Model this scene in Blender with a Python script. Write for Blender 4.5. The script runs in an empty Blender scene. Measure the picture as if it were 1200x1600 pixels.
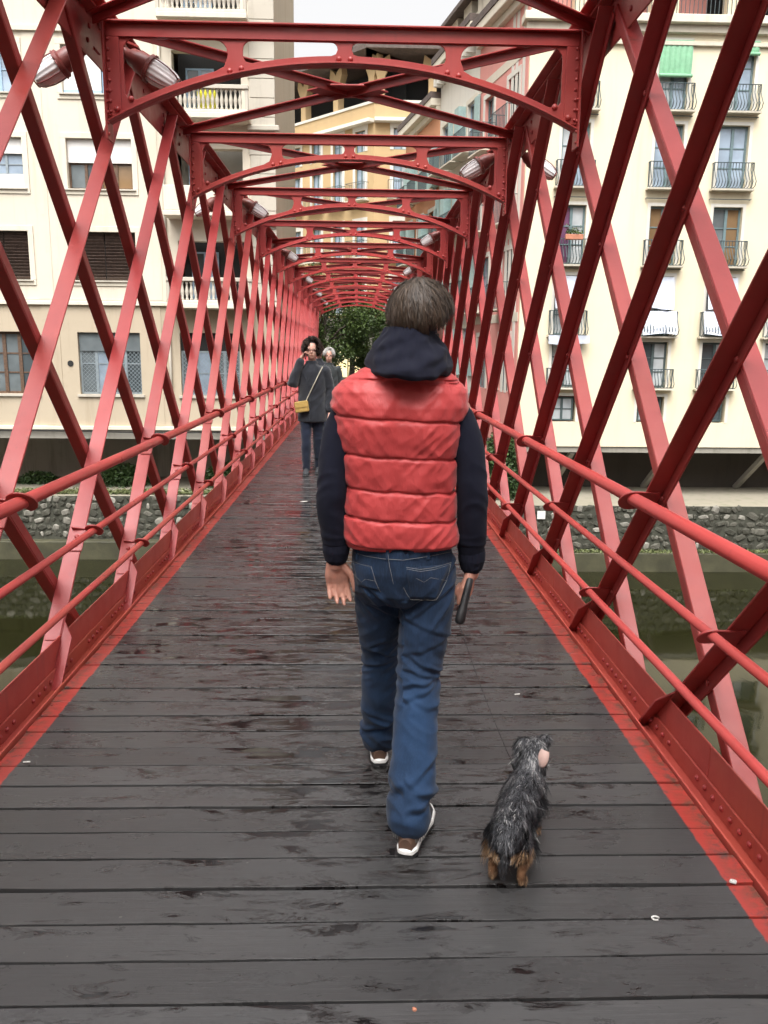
import bpy, bmesh, math, random
import numpy as np
from mathutils import Vector, Matrix, noise
from mathutils.geometry import tessellate_polygon
from mathutils.bvhtree import BVHTree

PI = math.pi
R = math.radians
rng = random.Random(7)
sc = bpy.context.scene
C = sc.collection

# ------------------------------------------------------------------ camera
CAM = Vector((0.092, 0.0, 1.6))
FPX = 1294.0
yaw, pitch, roll = R(1.8095), R(11.0874), R(0.6)
cam_d = bpy.data.cameras.new('camera')
cam = bpy.data.objects.new('camera', cam_d)
C.objects.link(cam)
fw = Vector((math.sin(yaw)*math.cos(pitch), math.cos(yaw)*math.cos(pitch), -math.sin(pitch)))
rt0 = Vector((math.cos(yaw), -math.sin(yaw), 0))
up0 = rt0.cross(fw)
rt = rt0*math.cos(roll) + up0*math.sin(roll)
up = up0*math.cos(roll) - rt0*math.sin(roll)
m = Matrix((rt, up, -fw)).transposed().to_4x4()
m.translation = CAM
cam.matrix_world = m
cam_d.sensor_fit = 'VERTICAL'
cam_d.sensor_height = 24.0
cam_d.lens = 24.0*FPX/1600.0
cam_d.clip_start = 0.05
cam_d.clip_end = 2000
sc.camera = cam

# ------------------------------------------------------------------ sky, sun, exposure
SUN_EL, SUN_AZ = R(62), R(190)     # azimuth measured from +Y clockwise
world = bpy.data.worlds.new('World')
sc.world = world
world.use_nodes = True
nt = world.node_tree
bg = nt.nodes['Background']
sky = nt.nodes.new('ShaderNodeTexSky')
sky.sky_type = 'NISHITA'
sky.sun_disc = False
sky.sun_elevation = SUN_EL
sky.sun_rotation = SUN_AZ
sky.air_density = 1.0
sky.dust_density = 10.0
sky.ozone_density = 1.0
hs = nt.nodes.new('ShaderNodeHueSaturation')
hs.inputs['Saturation'].default_value = 0.06
hs.inputs['Value'].default_value = 1.0
nt.links.new(sky.outputs[0], hs.inputs['Color'])
# even cloud deck: the overcast never gets darker than this grey white
cl = nt.nodes.new('ShaderNodeMixRGB')
cl.blend_type = 'LIGHTEN'
cl.inputs[0].default_value = 1.0
cl.inputs[2].default_value = (3.1, 3.1, 3.15, 1)
nt.links.new(hs.outputs[0], cl.inputs[1])
nt.links.new(cl.outputs[0], bg.inputs['Color'])
bg.inputs['Strength'].default_value = 0.15
sun_d = bpy.data.lights.new('sun', 'SUN')
sun_d.energy = 1.2
sun_d.angle = R(60)
sun_d.color = (1.0, 0.97, 0.93)
sun = bpy.data.objects.new('sun', sun_d)
C.objects.link(sun)
sdir = Vector((math.sin(SUN_AZ)*math.cos(SUN_EL), math.cos(SUN_AZ)*math.cos(SUN_EL), math.sin(SUN_EL)))
sun.rotation_euler = sdir.to_track_quat('Z', 'Y').to_euler()
sc.view_settings.view_transform = 'Standard'
sc.view_settings.look = 'None'
sc.view_settings.gamma = 1.0
sc.view_settings.use_curve_mapping = False
sc.view_settings.exposure = 1.05
sc.render.engine = 'CYCLES'
sc.cycles.max_bounces = 5
sc.cycles.diffuse_bounces = 3
sc.cycles.use_adaptive_sampling = True
sc.cycles.adaptive_threshold = 0.03
sc.cycles.glossy_bounces = 3
sc.cycles.transmission_bounces = 4
sc.cycles.use_denoising = True

# ------------------------------------------------------------------ helpers
def ray(x, y):
    return (rt*((x-600)/FPX) + up*((800-y)/FPX) + fw)
def at_y(x, y, Y):
    d = ray(x, y); return CAM + d*(Y/d.y)
def at_z(x, y, z):
    d = ray(x, y); return CAM + d*((z-CAM.z)/d.z)

class MB:
    def __init__(s):
        s.v = []; s.f = []; s.m = []
    def add(s, vs, fs, mi=0):
        b = len(s.v)
        s.v.extend([tuple(v) for v in vs])
        for f in fs:
            s.f.append(tuple(i+b for i in f)); s.m.append(mi)
        return s
    def box(s, x0, x1, y0, y1, z0, z1, mi=0):
        vs = [(x, y, z) for z in (z0, z1) for y in (y0, y1) for x in (x0, x1)]
        return s.add(vs, [(0,2,3,1),(4,5,7,6),(0,1,5,4),(2,6,7,3),(0,4,6,2),(1,3,7,5)], mi)
    def obox(s, c, ax, ay, az, hx, hy, hz, mi=0):
        c = Vector(c)
        vs = [c + ax*(sx*hx) + ay*(sy*hy) + az*(sz*hz) for sz in (-1,1) for sy in (-1,1) for sx in (-1,1)]
        return s.add(vs, [(0,2,3,1),(4,5,7,6),(0,1,5,4),(2,6,7,3),(0,4,6,2),(1,3,7,5)], mi)
    def bar(s, p0, p1, wdir, w, h, mi=0):
        p0 = Vector(p0); p1 = Vector(p1); d = (p1-p0); L = d.length; d.normalize()
        wd = Vector(wdir); wd = (wd - d*wd.dot(d)).normalized(); hd = d.cross(wd)
        return s.obox((p0+p1)/2, d, wd, hd, L/2, w/2, h/2, mi)
    def tube(s, pts, r, n=8, mi=0, caps=True, flat=None):
        pts = [Vector(p) for p in pts]; k = len(pts)
        rs = r if isinstance(r, (list, tuple)) else [r]*k
        vs = []; t_prev = None; u = None
        for i, p in enumerate(pts):
            t = (pts[min(i+1, k-1)] - pts[max(i-1, 0)])
            if t.length < 1e-9: t = Vector((0, 0, 1))
            t.normalize()
            if u is None:
                a = Vector((0, 0, 1)) if abs(t.z) < .9 else Vector((1, 0, 0))
                u = (a - t*a.dot(t)).normalized()
            else:
                u = (u - t*u.dot(t)).normalized()
            w = t.cross(u)
            for j in range(n):
                a = 2*PI*j/n
                vs.append(p + (u*math.cos(a) + w*math.sin(a))*rs[i])
        fs = []
        for i in range(k-1):
            for j in range(n):
                fs.append((i*n+j, i*n+(j+1) % n, (i+1)*n+(j+1) % n, (i+1)*n+j))
        if caps:
            fs.append(tuple(range(n))[::-1]); fs.append(tuple((k-1)*n+j for j in range(n)))
        return s.add(vs, fs, mi)
    def lathe(s, prof, c=(0,0,0), axis=Vector((0,0,1)), n=16, mi=0):
        axis = Vector(axis).normalized(); a = Vector((0,0,1)) if abs(axis.z) < .9 else Vector((1,0,0))
        u = (a-axis*a.dot(axis)).normalized(); w = axis.cross(u); c = Vector(c)
        vs = [c + axis*h + (u*math.cos(2*PI*j/n) + w*math.sin(2*PI*j/n))*r for (r, h) in prof for j in range(n)]
        fs = [(i*n+j, i*n+(j+1) % n, (i+1)*n+(j+1) % n, (i+1)*n+j) for i in range(len(prof)-1) for j in range(n)]
        fs.append(tuple(range(n))[::-1]); fs.append(tuple((len(prof)-1)*n+j for j in range(n)))
        return s.add(vs, fs, mi)
    def dome(s, c, nrm, r, h=None, n=8, mi=0):
        h = h or r*.7
        prof = [(r, 0), (r*.92, h*.45), (r*.6, h*.85), (r*.05, h)]
        return s.lathe(prof, c, nrm, n, mi)
    def prism(s, outer, holes, fn, t0, t1, mi=0):
        """2D outline with holes, fn(a,b,t)->3D, thickness t0..t1"""
        loops = [outer] + list(holes)
        tri = tessellate_polygon([[Vector((a, b, 0)) for a, b in l] for l in loops])
        flat = [p for l in loops for p in l]; n = len(flat)
        vs = [fn(a, b, t0) for a, b in flat] + [fn(a, b, t1) for a, b in flat]
        fs = [tuple(t) for t in tri] + [tuple(i+n for i in t)[::-1] for t in tri]
        o = 0
        for l in loops:
            k = len(l)
            for i in range(k):
                fs.append((o+i, o+(i+1) % k, n+o+(i+1) % k, n+o+i))
            o += k
        return s.add(vs, fs, mi)
    def grid(s, P, nu, nv, closed_u=False, mi=0):
        """P: function or list of points index [v*nu+u]"""
        fs = []
        for v in range(nv-1):
            for u in range(nu if closed_u else nu-1):
                fs.append((v*nu+u, v*nu+(u+1) % nu, (v+1)*nu+(u+1) % nu, (v+1)*nu+u))
        return s.add(P, fs, mi)
    def mesh(s, name, mats, smooth=False, fixn=True):
        me = bpy.data.meshes.new(name)
        me.from_pydata(s.v, [], s.f)
        mats = mats if isinstance(mats, (list, tuple)) else [mats]
        for mm in mats: me.materials.append(mm)
        if len(mats) > 1: me.polygons.foreach_set('material_index', s.m)
        if fixn:
            bm = bmesh.new(); bm.from_mesh(me); bmesh.ops.recalc_face_normals(bm, faces=bm.faces); bm.to_mesh(me); bm.free()
        if smooth: me.polygons.foreach_set('use_smooth', [True]*len(me.polygons))
        me.update()
        return me
    def build(s, name, mats, parent=None, smooth=False, bevel=0, autosmooth=None, fixn=True):
        return link(name, s.mesh(name, mats, smooth, fixn), parent, bevel, autosmooth)

def link(name, me, parent=None, bevel=0, autosmooth=None):
    o = bpy.data.objects.new(name, me)
    C.objects.link(o)
    if parent is not None: o.parent = parent
    if bevel:
        b = o.modifiers.new('bevel', 'BEVEL'); b.width = bevel; b.segments = 1; b.limit_method = 'ANGLE'; b.angle_limit = R(40)
    if autosmooth and hasattr(me, 'set_sharp_from_angle'):
        me.polygons.foreach_set('use_smooth', [True]*len(me.polygons)); me.set_sharp_from_angle(angle=R(autosmooth))
    return o
def thing(name, label, cat, loc=(0,0,0), rz=0, group=None):
    o = bpy.data.objects.new(name, None); C.objects.link(o)
    o.empty_display_size = .1
    o.location = loc; o.rotation_euler = (0, 0, rz)
    return tag(o, label, cat, group)
def tag(o, label, cat, group=None, kind=None):
    if label: o['label'] = label
    if cat: o['category'] = cat
    if group: o['group'] = group
    if kind: o['kind'] = kind
    return o
def structure(o, label=None):
    o['kind'] = 'structure'
    if label: o['label'] = label
    return o
def dup(o, parent=None, loc=None, rz=None):
    c = o.copy(); C.objects.link(c)
    c.parent = parent
    if loc is not None: c.location = loc
    if rz is not None: c.rotation_euler = (0, 0, rz)
    return c
def dup_tree(o, parent=None, loc=None, rz=None):
    c = dup(o, parent, loc, rz)
    for ch in list(o.children):
        dup_tree(ch, c)
    return c

# ------------------------------------------------------------------ materials
class NT:
    def __init__(s, name):
        s.m = bpy.data.materials.new(name); s.m.use_nodes = True
        s.t = s.m.node_tree; s.b = s.t.nodes['Principled BSDF']
    def n(s, typ, **kw):
        nd = s.t.nodes.new('ShaderNode'+typ)
        for k, v in kw.items():
            if hasattr(nd, k) and k not in nd.inputs: setattr(nd, k, v)
            else: nd.inputs[k].default_value = v
        return nd
    def l(s, a, b):
        s.t.links.new(a, b); return s
    def pos(s, scale=(1,1,1), obj=False, rand=False):
        if obj: src = s.n('TexCoord').outputs['Object']
        else: src = s.n('NewGeometry').outputs['Position']
        if rand:
            oi = s.n('ObjectInfo'); mu = s.n('VectorMath', operation='SCALE'); cb = s.n('CombineXYZ')
            s.l(oi.outputs['Random'], cb.inputs[0]); s.l(oi.outputs['Random'], cb.inputs[1]); s.l(oi.outputs['Random'], cb.inputs[2])
            s.l(cb.outputs[0], mu.inputs[0]); mu.inputs['Scale'].default_value = 137.0
            ad = s.n('VectorMath', operation='ADD'); s.l(src, ad.inputs[0]); s.l(mu.outputs[0], ad.inputs[1]); src = ad.outputs[0]
        mp = s.n('Mapping'); mp.inputs['Scale'].default_value = scale
        s.l(src, mp.inputs['Vector'])
        return mp.outputs[0]
    def noise(s, vec, scale=5, detail=4, rough=.6, dist=0):
        nd = s.n('TexNoise'); nd.inputs['Scale'].default_value = scale; nd.inputs['Detail'].default_value = detail
        nd.inputs['Roughness'].default_value = rough; nd.inputs['Distortion'].default_value = dist
        s.l(vec, nd.inputs['Vector']); return nd.outputs['Fac']
    def ramp(s, fac, stops):
        r = s.n('ValToRGB'); e = r.color_ramp.elements
        while len(e) < len(stops): e.new(.5)
        for i, (p, c) in enumerate(stops):
            e[i].position = p
            e[i].color = (c, c, c, 1) if isinstance(c, (int, float)) else (*c, 1)
        s.l(fac, r.inputs['Fac']); return r.outputs['Color']
    def mix(s, fac, a, b, blend='MIX'):
        mx = s.n('MixRGB', blend_type=blend)
        for sock, v in ((mx.inputs[0], fac), (mx.inputs[1], a), (mx.inputs[2], b)):
            if isinstance(v, (int, float)): sock.default_value = v
            elif isinstance(v, (tuple, list)): sock.default_value = (*v, 1)
            else: s.l(v, sock)
        return mx.outputs[0]
    def math(s, op, a, b=0.0, clamp=False):
        nd = s.n('Math', operation=op); nd.use_clamp = clamp
        for sock, v in ((nd.inputs[0], a), (nd.inputs[1], b)):
            if isinstance(v, (int, float)): sock.default_value = v
            else: s.l(v, sock)
        return nd.outputs[0]
    def bump(s, h, strength=.3, dist=.01):
        b = s.n('Bump'); b.inputs['Strength'].default_value = strength; b.inputs['Distance'].default_value = dist
        s.l(h, b.inputs['Height']); s.l(b.outputs[0], s.b.inputs['Normal']); return s
    def color(s, c):
        if isinstance(c, (tuple, list)): s.b.inputs['Base Color'].default_value = (*c, 1)
        else: s.l(c, s.b.inputs['Base Color'])
        return s
    def rough(s, r):
        if isinstance(r, (int, float)): s.b.inputs['Roughness'].default_value = r
        else: s.l(r, s.b.inputs['Roughness'])
        return s
    def set(s, **kw):
        for k, v in kw.items(): s.b.inputs[k.replace('_', ' ')].default_value = v
        return s

def simple(name, col, rough=.6, var=.25, scale=8, bump=.15, bscale=60, metal=0.0, obj=False, bdist=.004, **kw):
    n = NT(name)
    v = n.pos(obj=obj)
    f = n.noise(v, scale, 5, .6)
    lo = tuple(c*(1-var) for c in col); hi = tuple(min(1, c*(1+var)) for c in col)
    n.color(n.ramp(f, [(.25, lo), (.75, hi)]))
    n.rough(n.ramp(f, [(.2, max(.02, rough-.08)), (.8, min(1, rough+.08))]))
    if bump: n.bump(n.noise(v, bscale, 3, .6), bump, bdist)
    n.set(Metallic=metal, **kw)
    return n.m

def red_paint(name, base=(0.335, 0.033, 0.0335), rough=.37):
    n = NT(name)
    oi = n.n('ObjectInfo').outputs['Random']
    v = n.pos()
    big = n.noise(v, 2.2, 5, .6)
    fine = n.noise(v, 28, 4, .65)
    tint = n.mix(oi, base, (base[0]*.93, base[1]*1.5, base[2]*1.15))
    col = n.mix(n.ramp(big, [(.35, 0), (.72, 1)]), tint, tuple(c*.80 for c in base))
    sp = n.ramp(fine, [(.70, 0), (.78, 1)])
    col = n.mix(n.math('MULTIPLY', sp, .38), col, (.10, .035, .03))
    # dirt streaks that run down the steel
    st = n.ramp(n.noise(n.pos((22, 22, 1.1)), 1.0, 4, .6), [(.58, 0), (.75, 1)])
    col = n.mix(n.math('MULTIPLY', st, .30), col, (.15, .028, .026))
    chip = n.ramp(n.noise(v, 9, 6, .7), [(.715, 0), (.73, 1)])
    col = n.mix(n.math('MULTIPLY', chip, .55), col, (.50, .30, .27))
    rust = n.ramp(n.noise(v, 3.6, 9, .74), [(.655, 0), (.70, 1)])
    col = n.mix(n.math('MULTIPLY', rust, .55), col, (.105, .030, .018))
    fade = n.ramp(n.noise(v, 1.1, 3, .5), [(.45, 0), (.75, 1)])
    col = n.mix(n.math('MULTIPLY', fade, .22), col, (.42, .10, .10))
    n.color(col)
    n.rough(n.ramp(n.noise(v, 6, 4, .6), [(.3, rough-.08), (.75, rough+.16)]))
    n.bump(n.noise(v, 55, 3, .6), .10, .003)
    n.set(Specular_IOR_Level=.42, Coat_Weight=.08, Coat_Roughness=.4)
    return n.m
M = {}
M['red'] = red_paint('red_bridge_paint')
M['rail'] = red_paint('red_handrail_paint', (0.46, 0.052, 0.046), .34)
M['plate'] = red_paint('orange_red_plate_paint', (0.43, 0.056, 0.044), .40)
M['lampred'] = red_paint('brown_red_lamp_paint', (0.20, 0.045, 0.04), .42)

def plank_mat():
    n = NT('wet_weathered_planks')
    v1 = n.pos((1.7, 6.0, 1), rand=True)
    geo = n.n('NewGeometry'); sep = n.n('SeparateXYZ'); n.l(geo.outputs['Position'], sep.inputs[0])
    ax = n.math('ABSOLUTE', sep.outputs[0])
    wet_n = n.noise(v1, 2.6, 8, .72, .6)
    # puddling is stronger towards the walked middle of the deck
    mid = n.math('MULTIPLY', n.math('SUBTRACT', 1.1, ax), .075)
    # the worn hollow that holds the rain starts a few planks ahead of here
    band = n.ramp(n.math('MULTIPLY', sep.outputs[1], .1), [(.20, 0), (.42, 1), (1.0, 1)])
    mid = n.math('ADD', mid, n.math('MULTIPLY', n.math('SUBTRACT', band, .84), .10))
    wn = n.math('ADD', wet_n, mid)
    patch = n.noise(n.pos((.5, .45, 1)), 1.3, 3, .5)
    wn = n.math('ADD', wn, n.math('MULTIPLY', n.math('SUBTRACT', patch, .5), .30))
    wet = n.ramp(wn, [(.572, 0), (.592, 1)])
    soft = n.ramp(wn, [(.49, 0), (.575, 1)])
    grain = n.noise(n.pos((2.2, 90, 10), rand=True), 1.0, 5, .65)
    blot = n.noise(n.pos((1.5, 2.6, 1), rand=True), 2.4, 5, .6)
    oi = n.n('ObjectInfo').outputs['Random']
    dry = n.mix(blot, (.040, .0395, .040), (.072, .071, .071))
    dry = n.mix(n.math('MULTIPLY', grain, .30), dry, (.026, .025, .026))
    dry = n.mix(n.math('MULTIPLY', oi, .62), dry, (.026, .025, .025))
    pale = n.ramp(n.noise(n.pos((3, 7, 1), rand=True), 3.0, 6, .7), [(.62, 0), (.74, 1)])
    dry = n.mix(n.math('MULTIPLY', pale, .14), dry, (.20, .19, .175))
    col = n.mix(soft, dry, (.032, .031, .031))
    col = n.mix(wet, col, (.0095, .0085, .0085))
    speck = n.ramp(n.noise(n.pos(), 42, 2, .5), [(.765, 0), (.785, 1)])
    col = n.mix(n.math('MULTIPLY', speck, .35), col, (.30, .29, .27))
    paint_edge = n.math('ADD', ax, n.math('MULTIPLY', n.math('SUBTRACT', n.noise(n.pos(), 30, 3, .6), .5), .016))
    pf = n.ramp(n.math('SUBTRACT', paint_edge, .7), [(.528, 0), (.532, 1)])
    wear = n.ramp(n.noise(n.pos((1, 1, 1)), 16, 6, .7), [(.54, 1), (.68, .2)])
    outer = n.ramp(n.math('SUBTRACT', ax, .7), [(.540, 0), (.595, 1)])
    grime = n.math('MULTIPLY', outer, n.ramp(n.noise(n.pos(), 22, 5, .7), [(.42, 0), (.6, 1)]))
    redc = n.mix(n.noise(n.pos(), 7, 4, .6), (.37, .042, .031), (.27, .030, .024))
    redc = n.mix(n.math('MULTIPLY', grime, .9), redc, (.07, .045, .03))
    pf2 = n.math('MULTIPLY', pf, wear)
    col = n.mix(pf2, col, redc)
    n.color(col)
    r = n.mix(soft, n.ramp(blot, [(.3, .24), (.72, .42)]), (.18, .18, .18))
    r = n.mix(wet, r, (.055, .055, .055))
    n.rough(n.mix(pf2, r, (.34, .34, .34)))
    h = n.math('ADD', n.math('MULTIPLY', grain, .7), n.math('MULTIPLY', n.noise(n.pos((1, 3, 1), rand=True), 14, 4, .6), .5))
    dryness = n.math('SUBTRACT', 1.0, n.math('MULTIPLY', wet, .85))
    n.bump(n.math('MULTIPLY', h, dryness), .30, .005)
    n.set(Specular_IOR_Level=.5)
    return n.m
M['plank'] = plank_mat()
M['under'] = simple('dark_underdeck_steel', (.02, .012, .011), .8)

def plaster(name, col, stain=(.45, .40, .30), dirt=.35, rough=.85, bands=None):
    n = NT(name)
    v = n.pos()
    a = n.noise(v, .45, 6, .6)
    b = n.noise(n.pos((1.8, 1.8, .16)), 1.6, 5, .65)
    c = n.mix(n.ramp(a, [(.3, 0), (.75, 1)]), col, tuple(x*.90 for x in col))
    c = n.mix(n.math('MULTIPLY', n.ramp(b, [(.52, 0), (.80, 1)]), dirt), c, stain)
    c = n.mix(n.math('MULTIPLY', n.ramp(n.noise(v, 3.2, 6, .7), [(.58, 0), (.72, 1)]), dirt*.35), c, stain)
    n.color(c); n.rough(rough)
    n.bump(n.noise(v, 24, 4, .6), .12, .01)
    n.set(Specular_IOR_Level=.2)
    return n.m
M['cream'] = plaster('cream_plaster', (.63, .565, .46), (.44, .37, .27), .6)
M['cream_low'] = plaster('stained_beige_plaster', (.46, .385, .285), (.28, .22, .15), .6)
M['trimcream'] = plaster('cream_trim', (.64, .585, .48), (.42, .36, .27), .55)
M['stoneq'] = plaster('pale_stone_blocks', (.48, .44, .37), (.26, .23, .19), .65)
M['yellowpale'] = plaster('pale_yellow_plaster', (.72, .64, .465), (.54, .45, .31), .50)
M['pinkwall'] = plaster('rose_plaster', (.66, .30, .26), (.45, .25, .22), .35)
M['terracotta'] = plaster('terracotta_plaster', (.62, .30, .17), (.45, .25, .16), .35)
M['ochre'] = plaster('ochre_plaster', (.50, .355, .19), (.40, .29, .18), .45)
M['whitewall'] = plaster('white_plaster', (.66, .63, .56), (.42, .38, .33), .4)
M['greywall'] = plaster('grey_concrete', (.30, .28, .24), (.12, .12, .09), .7)
M['recess'] = plaster('damp_recess_wall', (.36, .32, .26), (.12, .11, .09), .8)
M['ledge'] = plaster('dusty_ledge', (.25, .225, .175), (.12, .13, .07), .7)
M['recess_dark'] = plaster('shadowed_recess_wall', (.07, .06, .05), (.03, .03, .025), .7)  # recess shade painted in: darkened wall colour
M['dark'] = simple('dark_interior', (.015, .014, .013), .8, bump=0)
M['roof'] = simple('dark_roof_tiles', (.10, .075, .065), .8, .4, 6)
M['brick'] = simple('brown_brick', (.30, .17, .12), .85, .3, 9)
M['teal'] = simple('grey_teal_frame', (.13, .19, .20), .5, .15)
M['bluef'] = simple('pale_blue_frame', (.28, .40, .52), .5, .15)
M['greenf'] = simple('dark_green_frame', (.06, .085, .085), .5, .15)
M['brownf'] = simple('old_brown_wood', (.10, .055, .032), .65, .5, 14)
M['shutter'] = simple('dark_brown_slats', (.050, .030, .022), .6, .5, 10)
M['greenblind'] = simple('green_roller_blind', (.20, .42, .25), .6, .15)
M['shutgreen'] = simple('grey_green_shutter', (.30, .42, .40), .6, .15)
M['whitep'] = simple('white_panel', (.66, .64, .61), .6, .06)
M['greyf'] = simple('grey_steel_frame', (.25, .29, .31), .5, .25)
M['iron'] = simple('wrought_iron', (.060, .080, .085), .5, .2)
M['cloth'] = simple('bluish_white_sheet', (.50, .53, .60), .85, .15, 5, .4, 12, bdist=.03)
M['terrapot'] = simple('terracotta_pot', (.42, .17, .10), .8)
def glassmat(name, col, rough=.06, var=.5, scale=1.4):
    n = NT(name); v = n.pos(rand=True)
    n.color(n.mix(n.ramp(n.noise(v, scale, 3, .5), [(.35, 0), (.65, 1)]), col, tuple(min(1, c*(1+var)) for c in col)))
    n.rough(rough); n.bump(n.noise(v, 2.5, 2, .5), .05, .02); n.set(Specular_IOR_Level=.6)
    return n.m
M['pane'] = glassmat('window_glass', (.045, .055, .06))
M['panelight'] = glassmat('window_glass_with_curtain', (.34, .36, .37))
M['panewarm'] = glassmat('window_glass_orange_curtain', (.15, .095, .05))
M['panepurple'] = glassmat('window_glass_purple_curtain', (.10, .045, .085))
M['panegrey'] = glassmat('dusty_window_glass', (.10, .115, .12), .2)
M['paneblue'] = glassmat('window_glass_blue_reflection', (.22, .27, .33))

def stone_mat():
    n = NT('river_wall_stone'); oi = n.n('ObjectInfo').outputs['Random']; v = n.pos()
    base = n.ramp(oi, [(0, (.020, .019, .015)), (.55, (.045, .041, .033)), (.80, (.13, .12, .10)), (1, (.42, .39, .34))])
    c = n.mix(n.math('MULTIPLY', n.noise(v, 9, 5, .65), .8), base, (.05, .05, .03))
    n.color(c); n.rough(.8); n.bump(n.noise(v, 20, 4, .6), .5, .03)
    return n.m
M['stone'] = stone_mat()
M['mortar'] = simple('dark_mossy_mortar', (.045, .045, .032), .9, .5, 5, .4, 14, bdist=.02)
M['algae'] = simple('algae_covered_concrete', (.050, .047, .024), .7, .55, 1.6, .3, 10, bdist=.02)

def water_mat():
    n = NT('murky_river_water'); v = n.pos((1, .55, 1))
    n.color(n.mix(n.noise(n.pos(), .3, 3, .5), (.007, .008, .0025), (.015, .0145, .005)))
    n.rough(.045)
    h = n.math('ADD', n.noise(v, 2.6, 3, .5, .4), n.math('MULTIPLY', n.noise(v, .6, 2, .5), 1.2))
    n.bump(h, .035, .05); n.set(IOR=1.33, Specular_IOR_Level=.5)
    return n.m
M['water'] = water_mat()
M['street'] = simple('grey_street_paving', (.16, .155, .15), .6, .2, 4)
M['earth'] = simple('pale_earth', (.28, .25, .19), .95, .3, 2)

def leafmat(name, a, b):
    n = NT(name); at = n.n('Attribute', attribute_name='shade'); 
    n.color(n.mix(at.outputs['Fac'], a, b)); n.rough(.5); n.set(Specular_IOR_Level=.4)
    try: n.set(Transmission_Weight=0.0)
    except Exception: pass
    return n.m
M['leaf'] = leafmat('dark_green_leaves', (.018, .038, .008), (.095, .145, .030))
M['ivy'] = leafmat('ivy_leaves', (.014, .034, .008), (.05, .085, .022))
M['grass'] = leafmat('ledge_grass', (.05, .07, .02), (.16, .17, .07))
M['bark'] = simple('tree_bark', (.07, .055, .04), .9, .4, 12)

# ================================================================== THE BRIDGE
YS, YE = -4.7, 32.8           # ends of the bridge
bridge = thing('truss_bridge', 'long red painted iron lattice footbridge with arched portals over the river', 'bridge')
XI = 1.48
S2 = math.sqrt(.5)

# ---- deck: dark steel below, one object per plank
d = MB()
for x in (-1.15, -.58, 0, .58, 1.15): d.box(x-.06, x+.06, YS, YE, -.32, -.056)
d.box(-1.30, 1.30, YS, YE, -.335, -.325)
deck = d.build('deck', M['under'], bridge)
def plank_mesh(seed, w):
    r = random.Random(seed); b = MB(); n = 17
    prof = []
    pts = []
    for i in range(n):
        x = -1.31 + 2.62*i/(n-1)
        e0 = r.uniform(-.0016, .0016); e1 = r.uniform(-.0016, .0016)
        dz = r.uniform(-.0012, .0012)
        cz = -.004*math.cos(PI*(i/(n-1)-.5))*r.uniform(.3, 1)
        y0, y1 = -w/2+e0, w/2+e1
        pts += [(x, y0, -.05), (x, y0, -.0012+dz), (x, y0+.0008, dz), (x, 0, dz+cz*.3), (x, y1-.0008, dz), (x, y1, -.0012+dz), (x, y1, -.05)]
    b.grid(pts, 7, n)
    b.add(pts[:7], [tuple(range(7))]); b.add(pts[-7:], [tuple(range(7))])
    return b.mesh('plank', M['plank'], smooth=False)
PW = .151
plank_meshes = [plank_mesh(i, PW-.0112) for i in range(10)]
y = YS + PW/2; k = 0
pr = random.Random(3)
while y < YE:
    o = link('plank', plank_meshes[pr.randrange(10)], deck)
    o.location = (pr.uniform(-.004, .004), y + pr.uniform(-.0015, .0015), pr.uniform(-.0035, .0025))
    o.rotation_euler = (pr.uniform(-.006, .006), 0, pr.choice((0, PI)) + pr.uniform(-.0008, .0008))
    y += PW; k += 1

# ---- bottom girders, one per side, with plates, angle, kerb strip and rivets
def girder(sgn, name):
    b = MB()
    def bx(xa, xb, z0, z1, y0=YS, y1=YE):
        b.box(min(sgn*xa, sgn*xb), max(sgn*xa, sgn*xb), y0, y1, z0, z1)
    bx(1.318, 1.326, -.05, .016)           # kerb upstand at the plank ends
    bx(1.334, 1.395, -.058, -.030)         # angle foot
    bx(1.3855, 1.3955, -.030, .052)        # angle leg
    bx(1.40, 1.56, -.42, -.40)
    g = b.build(name, M['plate'], bridge, bevel=.0025)
    yy = YS
    pb = MB(); pb.box(min(sgn*1.396, sgn*1.404), max(sgn*1.396, sgn*1.404), 0, 2.494, -.40, .178)
    pm = pb.mesh('side_plate', M['plate'])
    while yy < YE-.1:
        o = link('side_plate', pm, g, bevel=.002); o.location = (0, yy, 0); yy += 2.5
    rv = MB()
    yy = YS
    while yy < YE:
        kk = int((yy-YS)/.072) % 17
        if yy < 14 and kk not in (4, 5, 6, 11, 12):
            rv.dome((sgn*1.3855, yy, .014), (-sgn, 0, 0), .0125, .011, 7)
        yy += .072
    o = rv.build('rivets', M['red'], g, smooth=True); o['kind'] = 'stuff'
    return g
girder(-1, 'bottom_girder'); girder(1, 'bottom_girder')

# ---- lattice bars: L sections
HB = 3.46
def inner_bar_mesh():
    b = MB(); Lb = HB/S2
    d = Vector((0, S2, S2)); n = Vector((0, -S2, S2)); X = Vector((1, 0, 0))
    o = Vector((-XI, 0, 0))
    # flange (faces the camera side and up), projecting inwards
    b.obox(o + d*(Lb/2-.035) + X*.043 - n*.005, d, X, n, Lb/2+.035, .043, .005)
    # web in the plane of the lattice, hanging below the flange
    b.obox(o + d*(Lb/2) + X*.0055 - n*.037, d, X, n, Lb/2 - .02, .0055, .026)
    # splayed foot plate
    fn = lambda a, t, h: tuple(o + d*a + X*t + n*h)
    b.prism([(-.07, .087), (-.07, .138), (.24, .138), (.33, .087)], [], fn, -.0095, -.0005)
    # doubling plate on the lower length
    b.obox(o + d*.32 + X*.045 + n*.003, d, X, n, .10, .036, .0025)
    return b.mesh('lattice_bar', M['red'])
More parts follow.
